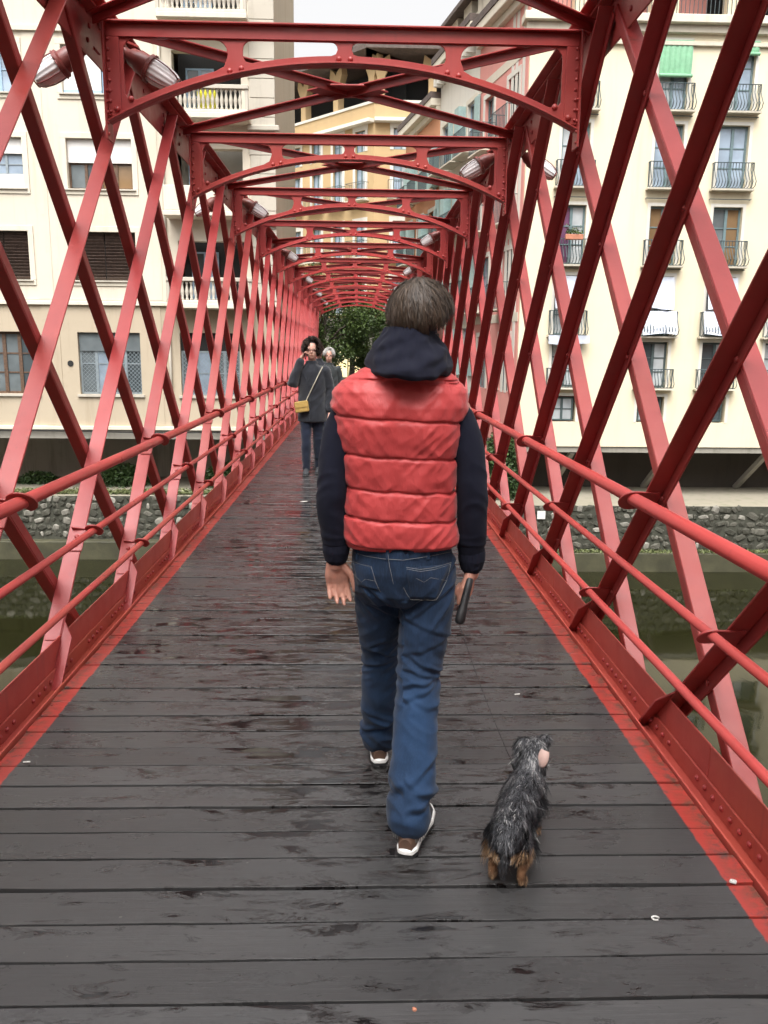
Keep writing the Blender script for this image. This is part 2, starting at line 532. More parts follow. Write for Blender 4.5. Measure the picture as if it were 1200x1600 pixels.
def outer_bar_mesh(upper):
    b = MB(); Lb = HB/S2
    d = Vector((0, -S2, S2)); n = Vector((0, S2, S2)); X = Vector((-1, 0, 0)); o = Vector((-XI-.0015, 0, 0))
    if upper:   # flange on the upper edge, web below it
        b.obox(o + d*(Lb/2) + X*.042 - n*.005, d, X, n, Lb/2, .042, .005)
        b.obox(o + d*(Lb/2) + X*.0055 - n*.037, d, X, n, Lb/2, .0055, .027)
    else:
        b.obox(o + d*(Lb/2) + X*.032 + n*.005, d, X, n, Lb/2, .032, .005)
        b.obox(o + d*(Lb/2) + X*.0055 + n*.038, d, X, n, Lb/2, .0055, .028)
    return b.mesh('lattice_bar', M['red'])
im = inner_bar_mesh(); om_l = outer_bar_mesh(False); om_r = outer_bar_mesh(True)
# rivets shared per bar at the crossings
SP = 1.25
def bars(me, rotz, y0, y1, first):
    out = []
    k0 = math.ceil((y0-first)/SP); y = first + k0*SP
    while y <= y1:
        o = link('lattice_bar', me, bridge, bevel=.003)
        o.location = (0, y, 0); o.rotation_euler = (0, 0, rotz); out.append((o, y)); y += SP
    return out
LI, LO, RI, RO = 2.58, 7.05, 4.65, 1.45
left_in = bars(im, 0, YS-2.2, YE-HB, LI)
left_out = bars(om_l, 0, YS+HB, YE+.5, LO)
right_in = bars(im, PI, YS+HB, YE+.5, RI)
right_out = bars(om_r, PI, YS-2.2, YE-HB, RO)
# rivets where the two layers cross
rv = MB(); n1 = Vector((0, -S2, S2))
for o, y in right_in:
    for j in range(7):
        z = ((y - RO) % SP)/2 + j*SP/2
        if .2 < z < 3.2 and 1 < y-z < 16:
            rv.dome((XI-.011, y-z-.022, z-.022), (-1, 0, 0), .014, .011, 7)
o = rv.build('rivets', M['red'], bridge, smooth=True); o['kind'] = 'stuff'

# ---- top chords
def chord(sgn):
    b = MB()
    def bx(xa, xb, z0, z1): b.box(min(sgn*xa, sgn*xb), max(sgn*xa, sgn*xb), YS, YE, z0, z1)
    bx(1.495, 1.507, 3.270, 3.520)
    bx(1.36, 1.66, 3.522, 3.534)
    bx(1.42, 1.494, 3.508, 3.520); bx(1.508, 1.58, 3.508, 3.520)
    g = b.build('top_chord', M['red'], bridge, bevel=.003)
    rv = MB()
    y = YS
    while y < 18:
        for dz in (3.35, 3.44):
            rv.dome((sgn*1.495, y+.25*(dz-3.35)*2, dz), (-sgn, 0, 0), .016, .013, 7)
        y += .625
    o = rv.build('rivets', M['red'], g, smooth=True); o['kind'] = 'stuff'
chord(-1); chord(1)

# ---- portal frames
ZB, RA = 3.239, 3.01
def arch_z(x): return ZB - (RA - math.sqrt(RA*RA - x*x))
def rounded(poly, r, n=4):
    out = []; k = len(poly)
    for i in range(k):
        p = Vector(poly[i]); a = Vector(poly[i-1]); c = Vector(poly[(i+1) % k])
        da = (a-p); dc = (c-p); ra = min(r, da.length*.45, dc.length*.45)
        if ra < .004: out.append(tuple(p)); continue
        p0 = p + da.normalized()*ra; p1 = p + dc.normalized()*ra
        for j in range(n+1):
            t = j/n
            q = p0*(1-t)**2 + p*2*t*(1-t) + p1*t*t
            out.append((q.x, q.y))
    return out
def portal_meshes():
    b = MB()
    outer = [(-1.385, 3.445), (1.385, 3.445), (1.385, 2.90)]
    outer += [(1.385-2.77*i/28, arch_z(1.385-2.77*i/28)) for i in range(1, 28)] + [(-1.385, 2.90)]
    holes = []
    AB = .052
    posts = [-.64, 0.0, .64]
    def hole(xa, xb):
        n = 8
        pl = [(xa, 3.362), (xb, 3.362)] + [(xb+(xa-xb)*i/n, arch_z(xb+(xa-xb)*i/n)+AB) for i in range(n+1)]
        return pl
    def soft_hole(xa, xb, r):
        top = 3.362
        za, zb = arch_z(xa)+AB, arch_z(xb)+AB
        r1 = min(r, (top-za)*.48, abs(xb-xa)*.4); r2 = min(r, (top-zb)*.48, abs(xb-xa)*.4)
        s = 1 if xb > xa else -1
        pts = []
        def arc(cx, cz, a0, a1, rr):
            for i in range(5):
                a = R(a0 + (a1-a0)*i/4); pts.append((cx+rr*math.cos(a), cz+rr*math.sin(a)))
        arc(xa+r1, top-r1, 180, 90, r1); arc(xb-r2, top-r2, 90, 0, r2)
        # bottom side follows the arch
        zb2 = arch_z(xb-r2)+AB; za2 = arch_z(xa+r1)+AB
        pts.append((xb, zb+r2*.9)); pts.append((xb-r2*.3, (zb+zb2)/2+r2*.25)); 
        for i in range(7):
            x = (xb-r2) + ((xa+r1)-(xb-r2))*i/6; pts.append((x, arch_z(x)+AB))
        pts.append((xa+r1*.3, (za+za2)/2+r1*.25)); pts.append((xa, za+r1*.9))
        return pts
    holes.append(soft_hole(-1.29, -.685, .07)); holes.append(soft_hole(-.595, -.042, .05))
    holes.append(soft_hole(.042, .595, .05)); holes.append(soft_hole(.685, 1.29, .07))
    fn = lambda a, z, t: (a, t, z)
    b.prism(outer, holes, fn, -.006, .006)
    web = b
    # flanges
    for y0, y1 in ((-.048, -.0062), (.0062, .048)):
        n = 28; pts = []
        for i in range(n+1):
            x = -1.385+2.77*i/n; z = arch_z(x)
            pts += [(x, y0, z), (x, y1, z), (x, y1, z+.010), (x, y0, z+.010)]
        b.grid(pts, 4, n+1, closed_u=True)
        b.add(pts[:4], [(0,1,2,3)]); b.add(pts[-4:], [(0,1,2,3)])
        b.box(-1.385, 1.385, y0-.004, y1, 3.437, 3.447)
        b.box(-1.385, 1.385, y0*.8 if y0 < 0 else y0, y1, 3.352, 3.3605) if False else None
    # beam face angle (deep rail across the top)
    b.box(-1.384, 1.384, -.0195, -.0065, 3.366, 3.436)
    # side angles against the lattice
    for s in (-1, 1):
        b.box(min(s*1.386, s*1.398), max(s*1.386, s*1.398), -.062, .062, 2.80, 3.45)
        b.box(min(s*1.31, s*1.3855), max(s*1.31, s*1.3855), -.0195, -.0065, 2.935, 3.365)
    me = b.mesh('portal_frame', M['red'])
    r = MB()
    for px in posts:
        for dx in (-.034, .034):
            r.dome((px+dx, -.0062, arch_z(px+dx)+.034), (0, -1, 0), .0165, .013, 9)
    for s in (-1, 1):
        for x, z in ((1.255, 3.045), (1.335, 2.985)):
            r.dome((s*x, -.0195 if x > 1.31 else -.0062, z-.012), (0, -1, 0), .0185, .015, 9)
        for i in range(8): r.dome((s*1.373, -.0195, 2.96+i*.056), (0, -1, 0), .0105, .009, 7)
        for i in range(5): r.dome((s*1.386, -.04, 2.83+i*.06), (-s, 0, 0), .0105, .009, 7)
    rm = r.mesh('rivets', M['red'], smooth=True)
    return me, rm
pm_, prm_ = portal_meshes()
PY0 = 5.3
portals = [PY0 + 2.5*i for i in range(-4, 12)]
for y in portals:
    p = link('portal_frame', pm_, bridge, bevel=.002 if y < 14 else 0); p.location = (0, y, 0)
    o = link('rivets', prm_, p); o['kind'] = 'stuff'
# ---- horizontal cross bracing under the top
bm_ = MB()
for sx in (-1, 1):
    z = 3.478 if sx > 0 else 3.466
    p0 = Vector((-1.44*sx, .06, z)); p1 = Vector((1.44*sx, 2.44, z))
    bm_.bar(p0, p1, (0, 0, 1), .010, .085)
    q = Vector((0, 0, -.030))
    bm_.bar(p0+q, p1+q, (0, 0, 1), .046, .010)
bm_.prism([(-.30, 1.25), (-.12, 1.10), (.12, 1.10), (.30, 1.25), (.12, 1.40), (-.12, 1.40)], [], lambda a, b, t: (a, b, t), 3.450, 3.460)
bmm = bm_.mesh('cross_brace', M['red'])
for y in portals[:-1]:
    o = link('cross_brace', bmm, bridge, bevel=.002 if y < 12 else 0); o.location = (0, y, 0)

# ---- handrails and their brackets
RX = 1.345
def rails(sgn):
    for z, r in ((.945, .0295), (.62, .0185), (.325, .0185)):
        b = MB(); b.tube([(sgn*RX, YS, z), (sgn*RX, 8, z), (sgn*RX, YE, z)], r, 14)
        b.build('handrail' if z > .9 else 'rail', M['rail'], bridge, smooth=True)
def bracket_mesh(w):
    # local frame: bar runs up d=(0,s,s), plate stands off the flange face
    b = MB(); d = Vector((0, S2, S2)); n = Vector((0, -S2, S2)); X = Vector((1, 0, 0)); o = Vector((0, 0, 0))
    hx = w
    pl = [(-.03, -.02)]
    cx, cz = -RX+XI-.10, .0
    # outline in (X, n): from the flange out around the rail
    pts = []
    for i in range(13):
        a = R(-75 + 240*i/12)
        pts.append((.135+hx*math.cos(a), .0+hx*1.05*math.sin(a)))
    pts += [(.02, .034), (.02, .003), (.098, .003)]
    b.prism(pts, [], lambda a, h, t: tuple(o + X*a + n*h + d*t), -.004, .004)
    b.obox(o - d*.070 + X*.055 + n*.0045, d, X, n, .066, .040, .004)
    return b
def flat_bracket_mesh(w):
    # lobed plate lying against the under face of the bar
    b = MB(); d = Vector((0, S2, S2)); n = Vector((0, -S2, S2)); X = Vector((1, 0, 0))
    pts = []
    for i in range(15):
        a = R(-100 + 200*i/14); pts.append((.137+w*math.cos(a), w*1.12*math.sin(a)))
    pts += [(.095, w*1.05), (.02, w*.95), (.02, -w*.95), (.095, -w*1.05)]
    b.prism(pts, [], lambda a, h, t: tuple(X*a + d*h + n*t), -.018, -.0105)
    return b
fk_big = flat_bracket_mesh(.062).mesh('rail_bracket', M['red']); fk_small = flat_bracket_mesh(.046).mesh('rail_bracket', M['red'])
bk_big = bracket_mesh(.066).mesh('rail_bracket', M['red'])
bk_small = bracket_mesh(.050).mesh('rail_bracket', M['red'])
rb = MB()
for t in (-.05, -.10):
    rb.dome(Vector((.055, 0, 0)) + Vector((0, S2, S2))*t + Vector((0, -S2, S2))*.0085, (0, -S2, S2), .0145, .012, 8)
rbm = rb.mesh('rivets', M['red'], smooth=True)
rails(-1); rails(1)
def brackets(barlist, sgn, first, rot):
    for o_, y in barlist:
        idx = round((y-first)/SP)
        for z, even, me in ((.945, 0, bk_big), (.62, 1, bk_small), (.325, 0, bk_small)):
            if idx % 2 != even: continue
            if sgn > 0: me = fk_big if me is bk_big else fk_small
            b = link('rail_bracket', me, bridge, bevel=.0015 if abs(y) < 9 else 0)
            b.location = (sgn*XI, y + (z if sgn < 0 else -z), z); b.rotation_euler = (0, 0, rot)
            if sgn < 0:
                q = link('rivets', rbm, b); q['kind'] = 'stuff'
brackets(left_in, -1, LI, 0); brackets(right_in, 1, RI, PI)

# ================================================================== LAMPS
def glass_lamp():
    n = NT('ribbed_lamp_glass'); n.color((.74, .71, .71)); n.rough(.10)
    n.set(Specular_IOR_Level=.9, Coat_Weight=.4, Coat_Roughness=.04, IOR=1.4)
    return n.m
M['lampglass'] = glass_lamp()
lmesh = {}
def lamp_parts():
    a = Vector((1, 0, 0))
    h = MB()
    h.lathe([(.030, -.035), (.038, -.03), (.038, -.005), (.030, .0), (.032, .03), (.050, .05), (.056, .085), (.066, .10), (.066, .155), (.082, .165), (.082, .182), (.070, .186)], (0, 0, 0), a, 18)
    g = MB()
    n = 56; pts = []
    prof = [(.068, .186), (.070, .22), (.066, .27), (.060, .315), (.054, .340), (.046, .352)]
    for r0, hh in prof:
        for j in range(n):
            an = 2*PI*j/n; rr = r0*(1+.05*math.cos(14*an)); pts.append((hh, rr*math.cos(an), rr*math.sin(an)))
    g.grid(pts, n, len(prof), closed_u=True); g.add(pts[-n:], [tuple(range(n))])
    c = MB()
    for j in range(4):
        an = PI/4 + j*PI/2
        pl = [(.165, .078), (.22, .082), (.28, .078), (.335, .062), (.362, .040)]
        c.tube([(hh, r0*math.cos(an), r0*math.sin(an)) for hh, r0 in pl], .0042, 6)
    for hh, r0 in ((.362, .040), (.186, .083)):
        c.tube([(hh, r0*math.cos(2*PI*j/16), r0*math.sin(2*PI*j/16)) for j in range(17)], .0045, 6)
    br = MB()
    br.box(-.055, -.035, -.05, .05, -.055, .065)
    br.bar((-.045, 0, .05), (.06, 0, .068), (0, 1, 0), .03, .012)
    return (('housing', h, M['lampred'], True), ('glass', g, M['lampglass'], True), ('cage', c, M['lampred'], True), ('mount', br, M['red'], False))
for nm, b, mt, sm in lamp_parts():
    lmesh[nm] = b.mesh(nm, mt, sm)
    if nm == 'housing': lmesh[nm].set_sharp_from_angle(angle=R(50))
ordn = ['first', 'second', 'third', 'fourth', 'fifth', 'sixth', 'seventh', 'eighth', 'ninth', 'tenth', 'eleventh', 'twelfth']
def lamp(pi, sgn, inside):
    y = PY0 + 2.5*pi
    side = 'left' if sgn < 0 else 'right'
    lab = f'caged wall lamp {"inside" if inside else "outside"} the {side} truss at the {ordn[pi]} arch from the viewer'
    s = -sgn if inside else sgn
    t = thing('caged_lamp', lab, 'lamp', (sgn*(1.33 if inside else 1.56), y + .17, 3.345 if inside else 3.36), 0, 'caged lamps along the bridge')
    tilt = R(31)
    t.rotation_euler = (0, tilt, 0) if s > 0 else (0, tilt, PI)
    for nm in ('housing', 'glass', 'cage', 'mount'): link(nm, lmesh[nm], t)
for i in range(0, 12):
    sg = -1 if i % 2 == 0 else 1
    lamp(i, sg, True)
    if i in (0, 1, 2, 3): lamp(i, sg, False)

# ================================================================== GROUND, WATER, BANKS
def sheet(name, x0, x1, y0, y1, z, mat):
    b = MB(); b.add([(x0, y0, z), (x1, y0, z), (x1, y1, z), (x0, y1, z)], [(0, 1, 2, 3)])
    return structure(b.build(name, mat, fixn=False))
WZ = -5.3
LWY, RWY = 27.2, 25.8
water = sheet('river', -160, 160, -120, 27.6, WZ, M['water'])
sheet('ground', -300, 300, 27.55, 500, -3.42, M['earth'])
b = MB(); b.box(-2.9, 5.6, 31.6, 78, -3.6, -.012); structure(b.build('street', M['street']))
b = MB(); b.box(-60, -1.9, LWY+.02, 40, -5.6, -3.22); structure(b.build('terrace', M['ledge'], bevel=.03))
b = MB(); b.box(-1.895, 60, RWY+.02, 40, -5.6, -3.224); structure(b.build('terrace', M['ledge'], bevel=.03))

def leaf_mesh(name, n, fn, size, mat, seed=1, aspect=.55, shadefn=None):
    r = random.Random(seed); vs = []; fs = []; sh = []
    for i in range(n):
        p, s0 = fn(r)
        s = size*r.uniform(.6, 1.3)
        a = Vector((r.gauss(0, 1), r.gauss(0, 1), r.gauss(0, .7))).normalized()
        q = Vector((r.gauss(0, 1), r.gauss(0, 1), r.gauss(0, 1)))
        w = a.cross(q).normalized()*(s*aspect)
        p = Vector(p); b0 = len(vs); nn = a.cross(w).normalized()*(s*.18)
        vs += [p - a*s, p + w + nn, p + a*s, p - w + nn]
        fs.append((b0, b0+1, b0+2, b0+3))
        sh.append(min(1, max(0, s0 + r.uniform(-.25, .25))))
    me = bpy.data.meshes.new(name); me.from_pydata([tuple(v) for v in vs], [], fs)
    at = me.attributes.new('shade', 'FLOAT', 'FACE'); at.data.foreach_set('value', sh)
    me.materials.append(mat)
    return me

def stone_mesh(seed):
    r = random.Random(seed)
    bm = bmesh.new(); bmesh.ops.create_icosphere(bm, subdivisions=1, radius=1)
    for v in bm.verts:
        v.co *= r.uniform(.68, 1.18)
        v.co.y *= .42
        v.co.x = math.copysign(abs(v.co.x)**.8, v.co.x); v.co.z = math.copysign(abs(v.co.z)**.8, v.co.z)
    me = bpy.data.meshes.new('stone'); bm.to_mesh(me); bm.free(); me.materials.append(M['stone'])
    return me
stones = [stone_mesh(i) for i in range(8)]
def river_wall(label, x0, x1, Y, sx0, sx1, seed):
    t = thing('river_wall', label, 'wall', (0, Y, 0))
    b = MB(); b.box(x0, x1, 0, .6, -4.75, -3.235); b.build('core', M['mortar'], t)
    b = MB(); b.box(x0, x1, -.38, .3, -5.9, -4.70); b.build('footing', M['algae'], t, bevel=.02)
    r = random.Random(seed); nrow = 6; h = 1.43/nrow; cnt = 0
    for i in range(nrow):
        x = sx0 + r.uniform(0, .2)
        while x < sx1 and cnt < 299:
            w = r.choice((.13, .18, .24, .30, .38))*r.uniform(.85, 1.15)
            o = link('stone', stones[r.randrange(8)], t)
            o.location = (x + w/2, r.uniform(-.01, .03), -4.64 + h*(i+.5) + r.uniform(-.03, .03))
            o.scale = (w*.53, .15, h*r.uniform(.38, .66)); o.rotation_euler = (0, r.uniform(-.5, .5), r.choice((0, PI)))
            x += w; cnt += 1
    return t
river_wall('dark rubble stone river wall under the cream house', -60, -1.9, LWY, -13.2, -1.95, 11)
river_wall('pale and dark rubble stone river wall under the pale yellow house', -1.895, 60, RWY, 2.2, 14.6, 12)

# ================================================================== BUILDINGS
def place(o, O, rz, x, y, z):
    c, s = math.cos(rz), math.sin(rz)
    o.location = (O[0] + c*x - s*y, O[1] + s*x + c*y, z); o.rotation_euler = (0, 0, rz)
    return o
def wall_part(par, O, rz, x0, x1, z0, z1, ops, mat, t=.3, name='wall'):
    """facade in local x,z with rectangular openings; faces local -y"""
    xs = sorted({x0, x1, *[v for o in ops for v in (o[0], o[1])]}); zs = sorted({z0, z1, *[v for o in ops for v in (o[2], o[3])]})
    b = MB()
    inside = lambda x, z: any(o[0] < x < o[1] and o[2] < z < o[3] for o in ops)
    for i in range(len(xs)-1):
        for j in range(len(zs)-1):
            xa, xb, za, zb = xs[i], xs[i+1], zs[j], zs[j+1]
            if xb < x0 or xa > x1 or inside((xa+xb)/2, (za+zb)/2): continue
            b.add([(xa, 0, za), (xb, 0, za), (xb, 0, zb), (xa, 0, zb)], [(0, 1, 2, 3)])
    for a, c, e, f in [o[:4] for o in ops]:
        b.add([(a, 0, e), (c, 0, e), (c, t, e), (a, t, e)], [(0, 1, 2, 3)]); b.add([(a, 0, f), (c, 0, f), (c, t, f), (a, t, f)], [(0, 3, 2, 1)])
        b.add([(a, 0, e), (a, 0, f), (a, t, f), (a, t, e)], [(0, 3, 2, 1)]); b.add([(c, 0, e), (c, 0, f), (c, t, f), (c, t, e)], [(0, 1, 2, 3)])
    o = b.build(name, mat, None, fixn=False); o.parent = par
    return place(o, O, rz, 0, 0, 0)
def boxpart(par, name, mat, O, rz, x0, x1, y0, y1, z0, z1, bevel=0, label=None):
    b = MB(); b.box(x0, x1, y0, y1, z0, z1); o = b.build(name, mat, par, bevel=bevel)
    if label: o['label'] = label
    return place(o, O, rz, 0, 0, 0)
wcache = {}
def window_part(par, O, rz, x0, x1, z0, z1, frame, panes, cols=2, rows=3, depth=.16, fwid=.055, leafgap=True, sill=None, name='window'):
    w, h = x1-x0, z1-z0
    key = (round(w, 3), round(h, 3), frame, cols, rows, fwid)
    if key not in wcache:
        b = MB(); f = fwid
        b.box(0, f, 0, .07, 0, h); b.box(w-f, w, 0, .07, 0, h); b.box(f, w-f, 0, .07, 0, f); b.box(f, w-f, 0, .07, h-f, h)
        cw = (w-2*f)/cols
        for i in range(1, cols): b.box(f+cw*i-f*.75, f+cw*i+f*.75, -.012, .06, f, h-f)
        for j in range(1, rows):
            for i in range(cols):
                zz = f + (h-2*f)*j/rows; b.box(f+cw*i+.002 + (f*.75 if i else 0), f+cw*(i+1)-.002-(f*.75 if i < cols-1 else 0), .006, .05, zz-f*.28, zz+f*.28)
        pm = MB(); pm.box(.002, cw-.004, 0, .01, f, h-f)
        wcache[key] = (b.mesh('window', M[frame]), pm.mesh('pane', M['pane']), cw, f)
    fm, pm, cw, f = wcache[key]
    o = link(name, fm, par); place(o, O, rz, x0, depth, z0)
    for i in range(cols):
        mk = panes[i % len(panes)] if isinstance(panes, (list, tuple)) else panes
        k2 = key + (mk,)
        if k2 not in wcache:
            me = pm.copy(); me.name = 'pane'; me.materials[0] = M[mk]; wcache[k2] = me
        p = link('pane', wcache[k2], o); p.location = (f+cw*i, .028, 0)
    if sill:
        s = boxpart(par, 'sill', M[sill], O, rz, x0-.08, x1+.08, -.07, .12, z0-.08, z0-.002)
    return o
rcache = {}
def balcony_part(par, O, rz, x0, x1, z, h=.8, belly=.16, out=.30, mat='iron', slabmat='trimcream', step=.095):
    w = x1-x0; key = (round(w, 3), h, belly, out, mat, step)
    if key not in rcache:
        b = MB(); prof = [(out*.75, h), (out*.72, h*.72), (out*.75+belly*.5, h*.45), (out*.75+belly, h*.25), (out*.75+belly*.7, h*.08), (out*.72, .015)]
        if belly == 0: prof = [(out-.02, h), (out-.02, .015)]
        n = max(4, int(w/step))
        for i in range(n+1):
            x = w*i/n; b.tube([(x, -p, zz) for p, zz in prof], .014, 4, caps=False)
        for s in (0, w):
            for k in range(1, 3):
                yy = -prof[0][0]*k/3; b.tube([(s, yy, h), (s, yy, .015)], .0105, 4, caps=False)
            b.tube([(s, -prof[0][0], h), (s, 0, h)], .014, 4)
        for idx in (0, -1):
            b.tube([(0, -prof[idx][0], prof[idx][1]), (w, -prof[idx][0], prof[idx][1])], .016, 5)
        rcache[key] = b.mesh('railing', M[mat])
        sb = MB(); sb.box(-.05, w+.05, -out-.02, 0, -.055, 0); rcache[key+('s', slabmat)] = sb.mesh('balcony', M[slabmat])
    if key+('s', slabmat) not in rcache:
        sb = MB(); sb.box(-.05, w+.05, -out-.02, 0, -.055, 0); rcache[key+('s', slabmat)] = sb.mesh('balcony', M[slabmat])
    s = link('balcony', rcache[key+('s', slabmat)], par); place(s, O, rz, x0, -.003, z)
    link('railing', rcache[key], s)
    return s
def body_part(par, O, rz, x0, x1, y0, y1, z0, z1, mat, roofmat=None):
    """side and back walls plus roof behind a facade"""
    b = MB()
    vs = [(x0, y0, z0), (x1, y0, z0), (x1, y1, z0), (x0, y1, z0), (x0, y0, z1), (x1, y0, z1), (x1, y1, z1), (x0, y1, z1)]
    b.add(vs, [(1, 2, 6, 5), (2, 3, 7, 6), (3, 0, 4, 7)]); o = b.build('side_wall', mat, par, fixn=False); place(o, O, rz, 0, 0, 0)
    if roofmat: boxpart(par, 'roof', roofmat, O, rz, x0-.25, x1+.25, -.45, y1+.2, z1, z1+.22)

# ---------------------------------------------------------------- cream house on the left
cream = thing('cream_house', 'cream plaster riverside house with balustrade balconies at its corner', 'building', (0, 28, -1))
def CO(par, O):  # parts are parented to an Empty that is not at the origin
    return (O[0]-par.location.x, O[1]-par.location.y)
class House:
    def __init__(s, root, O, rz):
        s.r = root; s.O = (O[0]-root.location.x, O[1]-root.location.y); s.rz = rz; s.dz = root.location.z
    def wall(s, x0, x1, z0, z1, ops, mat, t=.3, name='wall'): return wall_part(s.r, s.O, s.rz, x0, x1, z0-s.dz, z1-s.dz, [(a, c, e-s.dz, f-s.dz) for a, c, e, f in ops], M[mat], t, name)
    def box(s, name, mat, x0, x1, y0, y1, z0, z1, bevel=0, label=None): return boxpart(s.r, name, M[mat], s.O, s.rz, x0, x1, y0, y1, z0-s.dz, z1-s.dz, bevel, label)
    def win(s, x0, x1, z0, z1, frame, panes, **k): return window_part(s.r, s.O, s.rz, x0, x1, z0-s.dz, z1-s.dz, frame, panes, **k)
    def balc(s, x0, x1, z, **k): return balcony_part(s.r, s.O, s.rz, x0, x1, z-s.dz, **k)
    def body(s, x0, x1, y0, y1, z0, z1, mat, roof=None): return body_part(s.r, s.O, s.rz, x0, x1, y0, y1, z0-s.dz, z1-s.dz, M[mat], M[roof] if roof else None)
    def part(s, name, mb, mat, smooth=False):
        o = mb.build(name, M[mat], s.r, smooth=smooth); return place(o, s.O, s.rz, 0, 0, -s.dz)
h = House(cream, (0, 28), 0)
AX = [(-15.9, -14.2), (-12.15, -10.5), (-9.13, -7.10)]
CXW = (-5.80, -3.85)
bay = (-5.75, -3.62)
ops_low = [(a, c, .05, 2.06) for a, c in AX] + [(CXW[0], CXW[1], .03, 2.08)]
h.wall(-18, -2.62, -1.0, 2.92, ops_low, 'cream_low')
F = [(3.70, 5.20), (6.50, 8.0), (9.31, 10.70), (12.3, 13.8)]
ops_up = [(a, c, z0, z1) for a, c in AX for z0, z1 in F] + [(bay[0], bay[1], z, z+1.95) for z in (3.02, 5.82, 8.66, 11.5)]
h.wall(-18, -2.62, 3.10, 16, ops_up, 'cream', t=.35)
h.box('string_course', 'trimcream', -18, -2.56, -.10, .1, 2.92, 3.04, .01)
h.box('string_course', 'stoneq', -18, -2.58, -.05, .1, 3.04, 3.10)
h.box('string_course', 'trimcream', -18, -6.0, -.09, .1, 11.05, 11.20, .01)
h.box('base_beam', 'trimcream', -18, -2.58, -.12, .1, -1.12, -1.0, .01)
h.box('base_beam', 'greywall', -18, -2.60, -.04, .3, -1.42, -1.12)
h.body(-18, -2.62, .0, 9, -1.0, 16, 'cream_low', 'roof')
h.box('soffit', 'greywall', -18, -2.62, .05, 9, -1.2, -1.005)
# flush pilaster of stone blocks at the corner
zz = 3.12; i = 0
while zz < 15.5:
    hh = .56
    h.box('stone_block', 'stoneq', -3.40 if i % 2 == 0 else -3.36, -2.575, -.055, .0, zz, zz+hh-.018, .008)
    zz += hh; i += 1
for z in (5.45, 8.3, 11.1): h.box('moulding', 'stoneq', -3.44, -2.44, -.17, .0, z, z+.16, .02)
# window surrounds
for (a, c) in AX:
    for z0, z1 in F:
        s = .17
        for q in ((a-s, c+s, z1+.002, z1+s), (a-s, c+s, z0-s, z0-.002), (a-s, a-.002, z0-.002, z1+.002), (c+.002, c+s, z0-.002, z1+.002)):
            h.box('surround', 'trimcream', q[0], q[1], -.035, .0, q[2], q[3], .006)
        h.box('sill', 'stoneq', a-.10, c+.10, -.09, .12, z0-.05, z0-.003, .006)
# shallow pilaster strips
for x in (-9.85, -6.35, -13.3): h.box('pilaster_strip', 'cream', x-.42, x+.05, -.018, .0, 3.11, 11.04)
for x in (-9.75, -6.45, -13.2): h.box('pilaster_strip', 'cream_low', x-.5, x+.06, -.02, .0, -.98, 2.91)
# ground row: steel windows
h.win(AX[1][0], AX[1][1], .05, 2.06, 'brownf', ['panegrey', 'panegrey', 'pane'], cols=3, rows=3, fwid=.075, sill='stoneq')
h.win(AX[0][0], AX[0][1], .05, 2.06, 'brownf', ['panegrey'], cols=3, rows=3, fwid=.075)
h.win(AX[2][0], AX[2][1], .05, 2.06, 'greyf', ['panegrey', 'paneblue', 'panegrey', 'pane'], cols=4, rows=2, fwid=.06, sill='stoneq')
h.win(CXW[0], CXW[1], .03, 1.50, 'greyf', ['panegrey', 'paneblue', 'panegrey', 'panegrey'], cols=4, rows=2, fwid=.06, sill='stoneq')
h.box('blind_box', 'dark', CXW[0], CXW[1], .15, .2, 1.50, 2.08)
h.box('blind', 'panegrey', AX[2][0]+.02, AX[2][1]-.02, .10, .135, 1.46, 2.05)
# diamond mesh guards
def mesh_guard(x0, x1, z0, z1):
    b = MB(); st = .13; w = x1-x0; hh = z1-z0
    for sgn in (1, -1):
        k = -hh
        while k < w:
            a0 = max(0, k); a1 = min(w, k+hh)
            if a1-a0 > .03:
                za, zb = (a0-k, a1-k) if sgn > 0 else (hh-(a0-k), hh-(a1-k))
                b.bar((x0+a0, .05 if sgn > 0 else .042, z0+za), (x0+a1, .05 if sgn > 0 else .042, z0+zb), (0, 1, 0), .006, .009)
            k += st
    h.part('mesh_guard', b, 'greyf')
mesh_guard(AX[2][0]+.02, AX[2][1]-.02, .08, 1.44); mesh_guard(CXW[0]+.02, CXW[1]-.02, .08, 1.46)
# first floor: dark slatted shutters
for a, c in AX:
    z0, z1 = F[0]; mid = (a+c)/2
    for xa, xb in ((a+.01, mid-.015), (mid+.015, c-.01)):
        n = 15; b = MB()
        for k in range(n):
            zz = z0+.02+(z1-z0-.04)*k/n; hgt = (z1-z0-.04)/n
            ty = .02 if (k % 3) else .0
            b.obox(((xa+xb)/2, .13, zz+hgt*.5), Vector((1, 0, 0)), Vector((0, .85, .52)), Vector((0, -.52, .85)), (xb-xa)/2, .010, hgt*.52)
        h.part('shutter', b, 'shutter')
    h.box('shutter_back', 'dark', a, c, .2, .22, z0, z1)
# second floor: white roller blinds above brown casements
for i, (a, c) in enumerate(AX):
    z0, z1 = F[1]
    if i == 2:
        h.win(a, c, z0, z0+.82, 'brownf', ['panegrey', 'pane', 'panewarm', 'panewarm'], cols=4, rows=1, fwid=.06)
        h.box('roller_blind', 'whitep', a+.01, c-.01, .09, .13, z0+.80, z1-.01)
    else:
        h.win(a, c, z0+.42, z0+1.05, 'greyf', ['paneblue'], cols=3, rows=2, fwid=.05)
        h.box('roller_blind', 'whitep', a+.01, c-.01, .09, .13, z0+1.04, z1-.01); h.box('panel', 'whitep', a+.01, c-.01, .10, .15, z0+.01, z0+.43)
